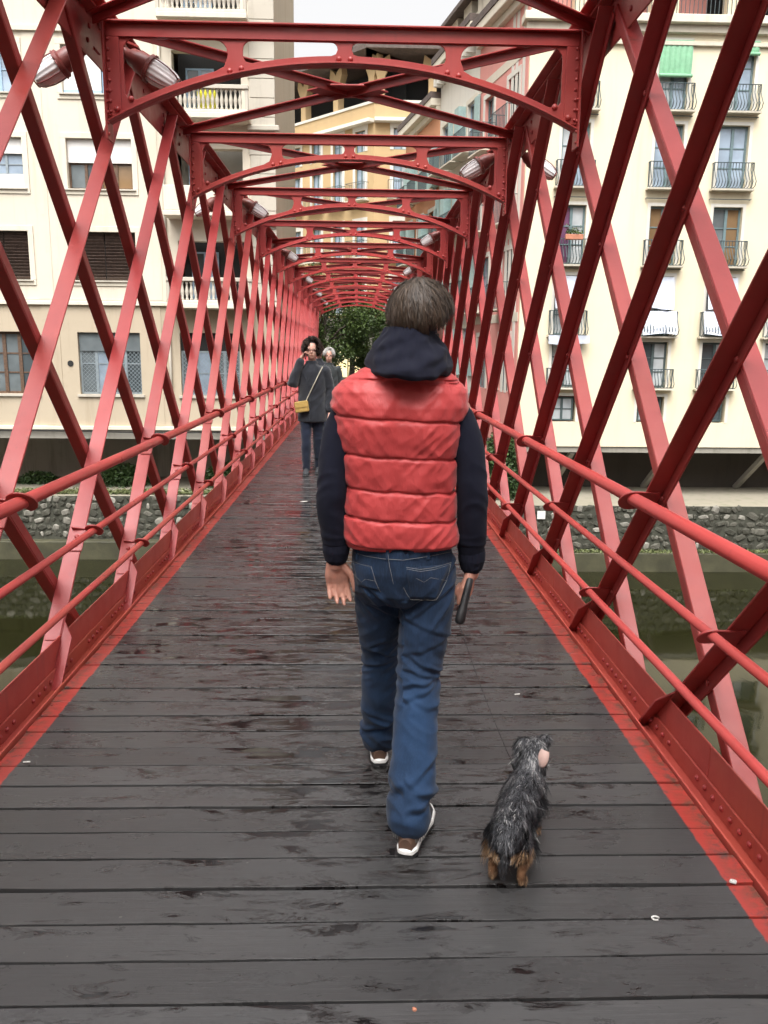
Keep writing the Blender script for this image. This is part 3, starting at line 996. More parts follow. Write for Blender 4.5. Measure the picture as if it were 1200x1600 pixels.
# third floor: pale blue frames
for i, (a, c) in enumerate(AX):
    z0, z1 = F[2]
    if i == 2:
        h.win(a+1.18, c, z0, z1, 'bluef', ['panegrey', 'paneblue'], cols=2, rows=2, fwid=.06)
        h.box('roller_blind', 'whitep', a+.01, a+1.17, .08, .13, z0+.12, z1-.01); h.box('blind_rail', 'bluef', a+.01, a+1.17, .07, .14, z0+.01, z0+.12)
    else: h.win(a, c, z0, z1, 'bluef', ['paneblue', 'panegrey', 'paneblue'], cols=3, rows=2, fwid=.06)
    h.win(a, c, F[3][0], F[3][1], 'bluef', ['panegrey'], cols=3, rows=2, fwid=.06)
# balconies with turned balusters
bal = MB(); bal.lathe([(.05, 0), (.05, .05), (.028, .08), (.055, .20), (.062, .28), (.03, .42), (.026, .48), (.05, .53), (.05, .58)], (0, 0, 0), (0, 0, 1), 8)
balm = bal.mesh('baluster', M['stoneq'], smooth=True)
for bi, z in enumerate((2.98, 5.78, 8.62, 11.40)):
    s = h.box('balcony', 'trimcream', -6.0, -3.30, -.85, .02, z-.16, z, .02)
    dz = h.dz; lx, ly = s.location.x, s.location.y
    def sub(nm, mat, x0, x1, y0, y1, z0, z1):
        b = MB(); b.box(x0, x1, y0, y1, z0, z1); return b.build(nm, M[mat], s, bevel=.012)
    zl = z - dz
    if bi == 1:
        sub('parapet', 'trimcream', -5.98, -3.32, -.83, -.70, zl+.002, zl+.74)
    else:
        sub('plinth', 'trimcream', -5.98, -3.32, -.82, -.66, zl+.002, zl+.10)
        n = 17
        for k in range(n):
            o = link('baluster', balm, s); o.location = (-5.78 + 2.22*k/(n-1), -.74, zl+.10)
        sub('rail', 'stoneq', -6.0, -3.30, -.84, -.64, zl+.68, zl+.80)
        for x in (-5.95, -3.36): sub('pier', 'stoneq', x-.05, x+.05, -.80, -.68, zl+.10, zl+.68)
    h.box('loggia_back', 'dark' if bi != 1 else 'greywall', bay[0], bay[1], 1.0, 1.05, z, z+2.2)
    h.win(bay[0]+.25, bay[0]+1.15, z+.05, z+1.75, 'bluef', ['pane', 'paneblue'], cols=2, rows=2, depth=.9)
o = h.box('storage_box', 'greenblind', -4.9, -4.35, -.5, -.2, 8.64, 9.5)
o.data.materials[0] = simple('yellow_plastic', (.75, .70, .05), .5); o['label'] = 'yellow box on a balcony'
# downpipe and small round vents
b = MB(); b.tube([(-6.12, -.06, 2.9), (-6.12, -.06, 11)], .045, 8); b.tube([(-6.12, -.06, 2.9), (-6.12, -.06, -.9)], .045, 8)
h.part('downpipe', b, 'stoneq', True)
b = MB()
for x, z in ((-8.35, 2.42), (-9.4, 1.05)): b.lathe([(.10, -.012), (.10, .0)], (x, -.004, z), (0, 1, 0), 14)
h.part('vent_hole', b, 'dark')
b = MB(); b.tube([(-18, -.15, -1.16), (-10, -.15, -1.15), (-7, -.15, -1.2), (-2.7, -.15, -1.15)], .02, 6)
h.part('cable', b, 'dark', True)
# recess under the house
b = MB(); b.box(-60, -2.9, 31.4, 31.7, -3.3, -1.0)
tag(b.build('recess_wall', M['recess']), 'damp stained wall in the dark recess under the cream house', 'wall')

# ---------------------------------------------------------------- pale yellow house on the right
yel = thing('yellow_house', 'pale yellow riverside house with teal windows and bellied iron balconies', 'building', (12, 27.5, -1.5))
h = House(yel, (0, 27.5), 0)
cols = [(6.42, 7.30), (9.36, 10.26), (11.40, 12.34), (13.5, 14.4), (15.7, 16.6), (17.8, 18.7)]
rows = [(9.0, 11.0), (6.72, 8.62), (4.36, 6.18), (2.14, 4.02), (.46, 1.94), (-.70, .16)]
ops = [(a, c, z0, z1) for a, c in cols for z0, z1 in rows]
h.wall(5.3, 20, -1.52, 11.2, ops, 'yellowpale', t=.28)
h.body(5.3, 20, .0, 4.8, -1.52, 11.2, 'yellowpale')
h.box('soffit', 'greywall', 5.32, 20, .05, 3.6, -1.72, -1.53)
h.box('cornice', 'trimcream', 5.15, 20, -.16, .3, 11.2, 11.42, .015); h.box('cornice', 'trimcream', 5.05, 20, -.34, .3, 11.42, 11.66, .02); h.box('cornice', 'trimcream', 5.25, 20, -.10, .3, 10.86, 10.98, .01)
# attic gallery with railings
for i in range(6):
    x = 6.6 + i*2.35; h.box('attic_pier', 'yellowpale', x, x+.85, -.02, .35, 11.66, 14.3)
h.box('attic_pier', 'yellowpale', 5.3, 5.7, -.02, .35, 11.66, 14.3)
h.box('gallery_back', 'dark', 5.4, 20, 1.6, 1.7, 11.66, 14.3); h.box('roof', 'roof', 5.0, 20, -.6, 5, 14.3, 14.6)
b = MB()
for i in range(int((20-5.7)/.13)): 
    x = 5.7+i*.13; b.tube([(x, -.06, 11.66), (x, -.06, 12.55)], .012, 4, caps=False)
b.tube([(5.7, -.06, 12.55), (20, -.06, 12.55)], .02, 5); h.part('gallery_railing', b, 'iron')
panes_of = {(0, 0): ['panelight'], (1, 1): ['paneblue', 'panegrey'], (1, 2): ['paneblue'], (2, 0): ['panepurple', 'panelight'], (2, 1): ['panewarm'], (2, 2): ['panegrey', 'panewarm'], (4, 1): ['pane', 'panelight'], (4, 2): ['pane', 'panelight'], (4, 0): ['panelight'], (5, 0): ['panelight']}
for ri, (z0, z1) in enumerate(rows):
    for ci, (a, c) in enumerate(cols):
        fr = 'teal' if ri < 4 else 'greenf'
        pn = panes_of.get((ri, ci), ['panelight', 'paneblue'] if ri < 4 else ['panelight', 'pane'])
        if ri == 5: h.win(a+.06, c-.06, z0+.04, z1-.04, fr, pn, cols=2, rows=2, depth=.12, fwid=.05)
        else: h.win(a, c, z0, z1, fr, pn, cols=2, rows=3, depth=.14, fwid=.06)
        if ri < 5:
            h.balc(a-.16, c+.16, z0-.02, h=.78 if ri < 4 else .62, belly=.22 if ri < 4 else .15, out=.26)
        if ri in (1, 2, 3):
            b = MB(); b.tube([(a-.2, -.10, z1+.22), (c+.2, -.10, z1+.22)], .014, 5)
            for x in (a-.18, c+.18): b.tube([(x, 0, z1+.22), (x, -.10, z1+.22)], .012, 4)
            h.part('drying_rod', b, 'iron')
        # pale painted band round the opening
        s = .10
        for q in ((a-s, c+s, z1+.002, z1+s), (a-s, a-.002, z0, z1+.002), (c+.002, c+s, z0, z1+.002)):
            h.box('surround', 'whitewall', q[0], q[1], -.012, .0, q[2], q[3])
# green roller blinds on the top row
def blind(a, c, z0, z1, mat, out=.0):
    b = MB(); n = int((z1-z0)/.10)
    nx = 13
    pts = []
    for j in range(n+1):
        for i in range(nx):
            t = j/n
            pts.append((a + (c-a)*i/(nx-1), -.06 - .06*math.sin(t*PI)*.5 + .012*math.cos(i*PI), z1 - (z1-z0)*t))
    b.grid(pts, nx, n+1)
    b.tube([(a-.02, -.10, z0), (c+.02, -.10, z0)], .055, 10); b.tube([(a-.02, -.05, z1), (c+.02, -.05, z1)], .04, 8)
    return h.part('roller_blind', b, mat)
blind(cols[1][0]-.04, cols[1][1]+.06, 10.0, 10.98, 'greenblind'); blind(cols[2][0]-.04, cols[2][1]+.04, 10.66, 11.0, 'greenblind'); blind(cols[3][0], cols[3][1], 10.2, 11.0, 'greenblind')
blind(cols[0][0], cols[0][1], 10.5, 11.0, 'greenblind')
# sheets and awnings hung over the fourth row
def drape(a, c, z0, z1, y_top, y_bot, seed):
    b = MB(); nx, nz = 15, 9; r = random.Random(seed); ph = r.uniform(0, 6); pts = []
    for j in range(nz):
        t = j/(nz-1)
        for i in range(nx):
            u = i/(nx-1)
            pts.append((a+(c-a)*u, y_top+(y_bot-y_top)*t + .03*t*math.sin(u*14+ph) + .012*math.sin(u*31), z1-(z1-z0)*t + .03*math.sin(u*5+ph)*t))
    b.grid(pts, nx, nz); return h.part('hung_sheet', b, 'cloth', True)
for ci in (0, 1, 2):
    a, c = cols[ci]; z0, z1 = rows[3]
    drape(a-.02, c+.02, z0+.85, z1-.02, -.04, -.25, ci)
    if ci > 0: drape(a-.12, c+.12, z0+.04, z0+.78, -.22, -.40, ci+5)
    else: drape(a-.2, c+.25, z0-.30, z0-.02, -.30, -.31, ci+9)
# flower box
o = h.box('flower_box', 'terrapot', cols[0][0]+.18, cols[0][1]-.15, -.40, -.24, rows[2][0]+.72, rows[2][0]+.88, .01)
fl = leaf_mesh('plant', 260, lambda r: ((cols[0][0]+.2+r.random()*.5, -.32+r.gauss(0, .05), rows[2][0]-h.dz+.90+abs(r.gauss(0, .09))), r.random()), .035, M['leaf'], 5)
place(link('plant', fl, yel), h.O, 0, 0, 0, 0)
# struts below the overhang
for i, x in enumerate((7.3, 10.6, 14.0, 17.2)):
    b = MB(); b.bar((x, .15, -1.72), (x-.2, 1.9, -3.2), (1, 0, 0), .16, .16); h.part('strut', b, 'greywall')
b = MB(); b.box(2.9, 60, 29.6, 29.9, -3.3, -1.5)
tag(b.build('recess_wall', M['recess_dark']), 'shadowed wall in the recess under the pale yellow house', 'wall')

# ---------------------------------------------------------------- street fronts that run back from the pale yellow house
RZ = -math.atan2(.98, .19)
H0 = (5.28, 27.62)
def upos(t): return (H0[0]-.19*t, H0[1]+.98*t)
def street_house(name, label, t0, t1, ztop, wallm, winm, ncol, rows_, frame, roofz=None, seed=1, shutter=None, stripes=False, brackets_=False):
    t = thing(name, label, 'building', (*upos((t0+t1)/2), -.02))
    hh = House(t, H0, RZ); r = random.Random(seed)
    L = t1-t0; ops = []; wins = []
    for i in range(ncol):
        u = -t1 + L*(i+.5)/ncol
        for z0, z1 in rows_: ops.append((u-.47, u+.47, z0, z1)); wins.append((u-.47, u+.47, z0, z1))
    hh.wall(-t1, -t0-.01, -1.5, ztop, ops, wallm, t=.25)
    hh.body(-t1, -t0-.01, .0, 6, -1.5, ztop, wallm)
    hh.box('cornice', 'trimcream', -t1, -t0, -.18, .2, ztop-.55, ztop-.30, .01); hh.box('cornice', 'trimcream', -t1, -t0, -.42, .2, ztop-.30, ztop, .02)
    hh.box('roof', 'roof', -t1, -t0, -.45, 6, ztop, ztop+.24)
    if roofz:
        hh.wall(-t1, -t0-.01, ztop+.24, roofz, [(w[0]+.1, w[1]-.1, ztop+.5, ztop+1.6) for w in wins[::len(rows_)]], 'trimcream', t=.4, name='attic_wall')
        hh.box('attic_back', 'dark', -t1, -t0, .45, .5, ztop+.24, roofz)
        hh.box('roof', 'roof', -t1-.1, -t0, -.30, 6, roofz, roofz+.16)
    for w in wins:
        hh.win(*w, frame, r.choice((['panelight', 'paneblue'], ['panegrey'], ['pane', 'panelight'], ['paneblue'])), cols=2, rows=3, depth=.12, fwid=.06)
        if w[2] > 1.5: hh.balc(w[0]-.22, w[1]+.22, w[2]-.02, h=.85, belly=.0, out=.50, step=.12)
        for q in ((w[0]-.15, w[1]+.15, w[3]+.002, w[3]+.16), (w[0]-.15, w[0]-.002, w[2], w[3]+.002), (w[1]+.002, w[1]+.15, w[2], w[3]+.002)):
            hh.box('surround', winm, q[0], q[1], -.03, .0, q[2], q[3])
        if shutter and r.random() < .75:
            for x in (w[0]-.34, w[1]+.34): hh.box('shutter', shutter, x-.26, x+.26, -.34 if r.random() < .5 else -.09, -.04, w[2]+.05, w[3]-.02)
    if stripes:
        for u in (-.35, -.95, -1.3): hh.box('painted_band', 'whitewall', u-.11, u+.11, -.012, .0, .2, ztop-.56)
        for z in (2.9, 5.6, 8.3, 11.0): hh.box('painted_band', 'trimcream', -t1, -t0-.02, -.02, .0, z-.34, z-.05)
    if brackets_:
        n = int(L/.42)
        for i in range(n): hh.box('bracket', 'whitewall', -t1+.1+i*.42, -t1+.24+i*.42, -.36, .0, ztop-.85, ztop-.56)
    return t
rws = [(.25, 2.1), (3.0, 4.9), (5.75, 7.65), (8.45, 10.3)]
street_house('rose_house', 'rose street house with white painted bands next to the pale yellow house', 0, 4.6, 12.7, 'pinkwall', 'whitewall', 2, rws, 'teal', 14.1, 21, None, True)
street_house('white_house', 'white street house with bracketed cornice and grey green shutters', 4.62, 9.6, 13.1, 'whitewall', 'trimcream', 3, [(z0+.35, z1+.35) for z0, z1 in rws], 'bluef', 14.2, 22, 'shutgreen', False, True)
street_house('terracotta_house', 'terracotta street house with grey balconies and shutters at the end of the row', 9.62, 15.5, 11.9, 'terracotta', 'whitewall', 3, [(z0-.1, z1-.1) for z0, z1 in rws], 'greenf', None, 23, 'shutgreen')
ch = thing('brick_chimney', 'brown brick chimney on the roof of the white house', 'chimney', (5.4, 37.8, 14.6))
b = MB(); b.box(-.55, .55, -.4, .4, -.3, 2.0); b.build('stack', M['brick'], ch); b = MB(); b.box(-.62, .62, -.47, .47, 1.85, 2.0); b.box(-.2, .2, -.2, .2, 2.0, 2.3); b.build('cap', M['brick'], ch)

# ---------------------------------------------------------------- ochre house with the roof loggia, closing the view
och = thing('ochre_house', 'ochre corner house with a dark roof loggia on forked columns', 'building', (.9, 50, -.02))
hr = House(och, (.9, 50), 0); lf_rz = -math.atan2(6.8, 6.1)
hl = House(och, (.9, 50), lf_rz)
for hh, x0, x1, wx in ((hr, 0.0, 6.5, [(1.1, 2.0), (3.2, 4.1), (5.2, 6.1)]), (hl, -13, 0.0, [(-1.6, -.75), (-3.6, -2.75), (-5.6, -4.75), (-7.6, -6.75), (-9.6, -8.75), (-11.6, -10.75)])):
    rws2 = [(.3, 2.4), (3.7, 5.7), (6.9, 8.9), (10.1, 12.1), (12.75, 13.9)]
    ops = [(a, c, z0, z1) for a, c in wx for z0, z1 in rws2]
    hh.wall(x0, x1, -.02, 15.2, ops, 'ochre', t=.25)
    hh.body(x0, x1, .4, 9, -.02, 15.15, 'ochre')
    hh.box('cornice', 'whitewall', x0, x1, -.45, -.002, 14.15, 14.35, .02); hh.box('parapet_rail', 'whitewall', x0, x1, -.06, .2, 15.2, 15.34)
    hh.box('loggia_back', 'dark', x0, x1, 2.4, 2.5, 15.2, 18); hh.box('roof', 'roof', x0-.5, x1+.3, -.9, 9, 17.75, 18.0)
    n = int((x1-x0)/2.7)
    for i in range(n+1):
        u = x0+.35 + (x1-x0-.7)*i/n
        b = MB(); fn = lambda a, z, t: (a, t, z)
        b.prism([(u-.22, 15.34), (u+.22, 15.34), (u+.22, 16.6), (u+.55, 17.3), (u+.48, 17.74), (u+.12, 17.5), (u, 17.3), (u-.12, 17.5), (u-.48, 17.74), (u-.55, 17.3), (u-.22, 16.6)], [], fn, .05, .5)
        hh.part('forked_column', b, 'ochre')
    for a, c in wx:
        for z0, z1 in rws2:
            hh.win(a, c, z0, z1, 'teal', ['paneblue', 'panelight'], cols=2, rows=2, depth=.12, fwid=.06)
            for q in ((a-.22, c+.22, z1+.002, z1+.24), (a-.2, a-.002, z0, z1+.002), (c+.002, c+.2, z0, z1+.002)): hh.box('surround', 'whitewall', q[0], q[1], -.03, .0, q[2], q[3])
            if z0 > 3 and z0 < 12: hh.balc(a-.3, c+.3, z0-.02, h=.95, belly=0, out=.55, step=.14)
hr.box('gable', 'roof', -1.8, 3.5, .0, 6, 18.0, 18.6)

# ---------------------------------------------------------------- lit shop, trees, shrubs at the far end
shop = thing('lit_shop', 'low shop front with a warm lit window beyond the bridge end', 'shop', (-.4, 45, -.01))
b = MB(); b.box(-6, 7, .15, 3, 0, 3.2); b.build('wall', M['greywall'], shop)
lit = NT('lit_shop_window'); lit.color((.9, .8, .5)); lit.b.inputs['Emission Color'].default_value = (1, .82, .42, 1); lit.b.inputs['Emission Strength'].default_value = .7
b = MB(); b.box(-.75, .55, .10, .149, .15, 1.6); b.build('window', lit.m, shop)
b = MB(); b.box(-.82, .62, .06, .148, 1.6, 1.68); b.box(-.13, -.07, .05, .099, .15, 1.6); b.build('frame', M['dark'], shop)

def tree(label, loc, crown_c, rad, n, seed, low):
    t = thing('tree', label, 'tree', loc, 0, 'trees at the end of the bridge')
    r = random.Random(seed)
    b = MB(); top = Vector(crown_c) + Vector((0, 0, rad[2]*.4))
    b.tube([(0, 0, -.05), (.05, .02, .8), (.0, .08, 1.6), tuple(Vector(crown_c)*.8), tuple(top)], [.17, .14, .12, .08, .02], 9)
    tips = []
    for i in range(11):
        a = r.uniform(0, 2*PI); e = r.uniform(-.5, .8); q = Vector(crown_c) + Vector((math.cos(a)*rad[0]*.75, math.sin(a)*rad[1]*.75, e*rad[2]*.75))
        s = Vector((0, .05, r.uniform(1.3, 2.2))); mid = (s+q)/2 + Vector((0, 0, .25))
        b.tube([s, mid, q], [.06, .04, .012], 6); tips.append(q)
    b.build('trunk', M['bark'], t, smooth=True)
    cl = []
    for i in range(46):
        while True:
            v = Vector((r.uniform(-1, 1), r.uniform(-1, 1), r.uniform(-1, 1)))
            if .35 < v.length < 1: break
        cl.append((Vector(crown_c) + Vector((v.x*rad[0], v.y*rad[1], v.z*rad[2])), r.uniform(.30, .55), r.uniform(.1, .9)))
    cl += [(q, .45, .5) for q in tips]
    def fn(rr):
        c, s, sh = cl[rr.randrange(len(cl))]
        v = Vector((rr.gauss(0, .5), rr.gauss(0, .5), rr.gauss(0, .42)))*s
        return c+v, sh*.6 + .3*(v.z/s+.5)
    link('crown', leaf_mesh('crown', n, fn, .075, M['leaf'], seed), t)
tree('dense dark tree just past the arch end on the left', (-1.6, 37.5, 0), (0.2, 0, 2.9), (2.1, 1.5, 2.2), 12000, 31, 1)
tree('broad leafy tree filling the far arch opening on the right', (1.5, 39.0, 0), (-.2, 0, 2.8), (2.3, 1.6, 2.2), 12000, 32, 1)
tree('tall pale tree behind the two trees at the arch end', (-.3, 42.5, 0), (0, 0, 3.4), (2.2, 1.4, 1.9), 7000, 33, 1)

def shrub(name, label, cat, loc, fn, n, size, mat, seed):
    t = thing(name, label, cat, loc)
    link('foliage', leaf_mesh('foliage', n, fn, size, M[mat], seed), t)
    b = MB(); rr = random.Random(seed)
    for i in range(6): b.tube([(rr.uniform(-.1, .1), rr.uniform(-.1, .1), -.02), (rr.uniform(-.4, .4), rr.uniform(-.2, .2), .4)], [.02, .006], 5)
    b.build('stem', M['bark'], t, smooth=True)
def blob(rx, ry, rz):
    def f(r):
        v = Vector((r.gauss(0, 1), r.gauss(0, 1), abs(r.gauss(0, 1)))); v = v.normalized()*(r.random()**.4)
        return Vector((v.x*rx, v.y*ry, v.z*rz)), .25+.5*v.z
    return f
shrub('low_shrub', 'low dark shrub on the ledge below the cream house', 'shrub', (-8.25, 29.4, -3.22), blob(.95, .7, .78), 2400, .07, 'ivy', 41)
shrub('low_shrub', 'small dark shrub at the left edge of the ledge', 'shrub', (-11.4, 29.8, -3.22), blob(.8, .5, .42), 1000, .07, 'ivy', 42)
shrub('low_shrub', 'ivy clump on the ledge beside the left bridge truss', 'shrub', (-4.6, 29.2, -3.22), blob(.9, .6, .9), 2000, .07, 'ivy', 44)
shrub('ivy', 'tall ivy beside the right bridge truss at the river bank', 'ivy', (4.9, 27.4, -3.23), blob(.75, .9, 2.5), 4200, .075, 'ivy', 43)
shrub('weed', 'little tuft of weeds on the right ledge edge', 'plant', (9.9, 26.1, -3.23), blob(.55, .1, .28), 260, .05, 'grass', 45)
def gfn(r):
    x = r.uniform(-13.5, -2.0); return (x, LWY+.15+abs(r.gauss(0, .35)), -3.2+abs(r.gauss(0, .05))), r.random()
o = link('grass', leaf_mesh('grass', 5200, gfn, .05, M['grass'], 46)); tag(o, 'thin green grass along the left ledge edge', 'grass', kind='stuff')
def gfn2(r):
    x = r.uniform(2.0, 15); return (x, RWY-.38+r.random()*.36, -4.69+abs(r.gauss(0, .03))), r.random()
o = link('moss', leaf_mesh('moss', 3000, gfn2, .04, M['grass'], 47)); tag(o, 'green weed line at the foot of the right river wall', 'weeds', kind='stuff')
b = MB(); b.box(-.13, .13, -.012, .0, -.13, .13)
o = b.build('water_gauge_plate', M['whitep']); o.location = (5.92, RWY-.07, -3.52); tag(o, 'small white square plate on the right river wall', 'sign')

# ---------------------------------------------------------------- near bank behind the viewer; unseen houses added to block low sky light
b = MB(); b.box(-60, 60, -60, -4.72, -5.9, -.02); structure(b.build('near_bank', M['street']))
def unseen_house(label, x0, x1, wallm, seed):
    t = thing('light_block_house', label, 'building', ((x0+x1)/2, -9, -.02), 0, 'unseen houses added on the near bank')
    hh = House(t, ((x0+x1)/2, -9), PI); w = (x1-x0)/2; r = random.Random(seed); ops = []
    n = int(2*w/2.6)
    for i in range(n):
        u = -w + 2*w*(i+.5)/n
        for z in (.6, 3.6, 6.6, 9.6): ops.append((u-.5, u+.5, z, z+1.9))
    hh.wall(-w, w, -.02, 13.5, ops, wallm); hh.body(-w, w, 0, 8, -.02, 13.5, wallm, 'roof')
    for a in ops:
        hh.win(*a, 'teal', r.choice((['panegrey'], ['paneblue', 'panelight'])), cols=2, rows=3)
        if a[2] > 3: hh.balc(a[0]-.15, a[1]+.15, a[2]-.02, h=.85, belly=0, out=.4, step=.12)
unseen_house('unseen ochre house added on the near bank to block low sky light, left of the bridge', -32, -2.4, 'ochre', 71)
unseen_house('unseen terracotta house added on the near bank to block low sky light, right of the bridge', 2.4, 32, 'terracotta', 72)

# ================================================================== PEOPLE AND DOG
def ring_loft(b, rings, n=48):
    """rings: (z, cx, cy, rx, ry[, power])"""
    pts = []
    for rg in rings:
        z, cx, cy, rx, ry = rg[:5]; pw = rg[5] if len(rg) > 5 else 1.0
        for j in range(n):
            a = 2*PI*j/n; ca, sa = math.cos(a), math.sin(a)
            pts.append((cx + rx*math.copysign(abs(ca)**pw, ca), cy + ry*math.copysign(abs(sa)**pw, sa), z))
    b.grid(pts, n, len(rings), closed_u=True)
    b.add(pts[:n], [tuple(range(n))[::-1]]); b.add(pts[-n:], [tuple(range(n))])
def ell(b, c, r, rot=None, n=16):
    c = Vector(c); pts = []
    for i in range(n+1):
        th = PI*i/n
        for j in range(2*n):
            ph = PI*j/n
            v = Vector((r[0]*math.sin(th)*math.cos(ph), r[1]*math.sin(th)*math.sin(ph), r[2]*math.cos(th)))
            if rot is not None: v = rot @ v
            pts.append(c+v)
    b.grid(pts, 2*n, n+1, closed_u=True)
def capsule(b, pts, rs, n=16):
    """tapered limb with round ends; a smooth curve is drawn through the joints"""
    pts = [Vector(p) for p in pts]; P = []; Q = []
    for i in range(len(pts)-1):
        p0 = pts[max(i-1, 0)]; p1 = pts[i]; p2 = pts[i+1]; p3 = pts[min(i+2, len(pts)-1)]
        for k in range(6):
            t = k/6
            P.append(.5*((2*p1) + (p2-p0)*t + (2*p0-5*p1+4*p2-p3)*t*t + (3*p1-p0-3*p2+p3)*t**3)); Q.append(rs[i]+(rs[i+1]-rs[i])*(t*t*(3-2*t)))
    P.append(pts[-1]); Q.append(rs[-1])
    d0 = (P[0]-P[1]).normalized(); d1 = (P[-1]-P[-2]).normalized()
    pre = [(P[0]+d0*Q[0]*s, Q[0]*c) for s, c in ((.98, .15), (.8, .6), (.45, .89))]; post = [(P[-1]+d1*Q[-1]*s, Q[-1]*c) for s, c in ((.45, .89), (.8, .6), (.98, .15))]
    b.tube([p for p, _ in pre]+P+[p for p, _ in post], [r for _, r in pre]+Q+[r for _, r in post], n)
def remesh(b, voxel, smooth=4):
    me = b.mesh('tmp', [], fixn=True); o = bpy.data.objects.new('tmp', me); C.objects.link(o)
    md = o.modifiers.new('r', 'REMESH'); md.mode = 'VOXEL'; md.voxel_size = voxel
    dg = bpy.context.evaluated_depsgraph_get(); ev = o.evaluated_get(dg).to_mesh()
    V = np.empty(len(ev.vertices)*3); ev.vertices.foreach_get('co', V); V = V.reshape(-1, 3)
    F = [tuple(p.vertices) for p in ev.polygons]
    E_ = np.empty(len(ev.edges)*2, dtype=np.int64); ev.edges.foreach_get('vertices', E_); E_ = E_.reshape(-1, 2)
    bpy.data.objects.remove(o); bpy.data.meshes.remove(me)
    V = lap(V, E_, smooth)
    return V, F, E_
def lap(V, E_, it, lam=.5):
    deg = np.bincount(E_.ravel(), minlength=len(V)).astype(float)[:, None]; deg[deg == 0] = 1
    for _ in range(it):
        S = np.zeros_like(V); np.add.at(S, E_[:, 0], V[E_[:, 1]]); np.add.at(S, E_[:, 1], V[E_[:, 0]])
        V = V + lam*(S/deg - V)
    return V
def np_mesh(name, V, F, mat, smooth=True):
    me = bpy.data.meshes.new(name); me.from_pydata([tuple(v) for v in V], [], F); me.materials.append(mat)
    if smooth: me.polygons.foreach_set('use_smooth', [True]*len(me.polygons))
    me.update(); return me
def displace(V, F, fn):
    me = bpy.data.meshes.new('t'); me.from_pydata([tuple(v) for v in V], [], F); me.update()
    N = np.empty(len(V)*3); me.vertex_normals.foreach_get('vector', N); N = N.reshape(-1, 3); bpy.data.meshes.remove(me)
    D = np.array([fn(v, n) for v, n in zip(V, N)])
    return V + N*D[:, None]
nz = lambda x, y, z: noise.noise(Vector((x, y, z)))
def ridge(x, y, z): return 1-abs(nz(x, y, z))*2

def fabric(name, col, rough=.8, bump=.25, scale=500, var=.15, sheen=.2, **kw):
    n = NT(name); v = n.pos(obj=True)
    n.color(n.mix(n.noise(v, 14, 4, .6), tuple(c*(1-var) for c in col), tuple(c*(1+var) for c in col))); n.rough(rough)
    n.bump(n.noise(v, scale, 2, .5), bump, .0015); n.set(Sheen_Weight=sheen, Specular_IOR_Level=.3, **kw)
    return n.m
def denim():
    n = NT('blue_denim'); v = n.pos(obj=True)
    a = n.noise(v, 7, 5, .6); w = n.noise(n.pos((220, 220, 26), obj=True), 1, 3, .7)
    c = n.mix(n.ramp(a, [(.35, 0), (.7, 1)]), (.0026, .0060, .0145), (.0062, .018, .044))
    fade = n.ramp(n.noise(n.pos((5, 5, 2.0), obj=True), 1.3, 3, .5), [(.42, 0), (.72, 1)])
    c = n.mix(n.math('MULTIPLY', fade, .35), c, (.013, .040, .098))
    c = n.mix(n.math('MULTIPLY', n.ramp(w, [(.45, 0), (.75, 1)]), .35), c, (.026, .058, .115))
    sz = n.n('SeparateXYZ'); n.l(n.n('TexCoord').outputs['Object'], sz.inputs[0])
    low = n.math('MULTIPLY', n.ramp(sz.outputs[2], [(.18, .35), (.34, 1), (.52, .75), (.72, .1)]), n.ramp(n.noise(n.pos((9, 9, 3), obj=True), 1, 4, .6), [(.3, .3), (.7, 1)]))
    c = n.mix(n.math('MULTIPLY', low, .55), c, (.020, .058, .140))
    n.color(c); n.rough(.85); n.bump(w, .3, .0015); n.set(Sheen_Weight=.08, Specular_IOR_Level=.25)
    return n.m
def skinmat(name='skin', col=(.42, .20, .145)):
    n = NT(name); v = n.pos(obj=True)
    n.color(n.mix(n.noise(v, 26, 4, .6), tuple(c*.86 for c in col), tuple(min(1, c*1.1) for c in col))); n.rough(.5); n.bump(n.noise(v, 240, 3, .6), .15, .001)
    n.set(Subsurface_Weight=.08, Subsurface_Scale=.01); return n.m
def nylon():
    n = NT('coral_red_nylon'); v = n.pos(obj=True)
    n.color(n.mix(n.noise(v, 9, 4, .6), (.37, .040, .041), (.46, .056, .055))); n.rough(.48)
    w = n.noise(n.pos((30, 30, 13), obj=True), 1, 5, .62, 1.6)
    w2 = n.noise(n.pos((75, 75, 40), obj=True), 1, 4, .6, 1.0)
    n.bump(n.math('ADD', w, n.math('MULTIPLY', w2, .4)), .28, .008); n.set(Sheen_Weight=.12, Sheen_Roughness=.4, Specular_IOR_Level=.35); return n.m
M['skin'] = skinmat(); M['skinw'] = skinmat('pale_skin', (.52, .29, .22))
M['denim'] = denim(); M['nylon'] = nylon()
M['navy'] = fabric('navy_fleece', (.0032, .0040, .0125), .95, .3, 380, .2, .02)
M['scarf'] = fabric('dark_scarf', (.012, .013, .02), .9)
M['stitch'] = simple('pale_stitching', (.17, .17, .16), .8, bump=0)
M['shoebrown'] = simple('brown_suede', (.085, .045, .028), .85, .25, 30)
M['shoewhite'] = simple('white_rubber', (.80, .79, .76), .5, .06, 20)
M['shoeblack'] = simple('dark_rubber', (.015, .015, .016), .6)
M['shoedark'] = simple('dark_grey_mesh', (.03, .032, .036), .7, .3, 40)
M['blackpl'] = simple('black_plastic', (.006, .006, .007), .5, .2)
M['coat'] = fabric('charcoal_wool', (.016, .018, .024), .95, .8, 300, .45, .3)
M['jeansdark'] = fabric('dark_navy_jeans', (.010, .015, .032), .9)
M['bag'] = simple('mustard_leather', (.46, .30, .085), .5, .2, 20)
M['strap'] = simple('pale_strap', (.42, .38, .30), .5)
M['jacket'] = fabric('dark_grey_jacket', (.03, .035, .036), .8)
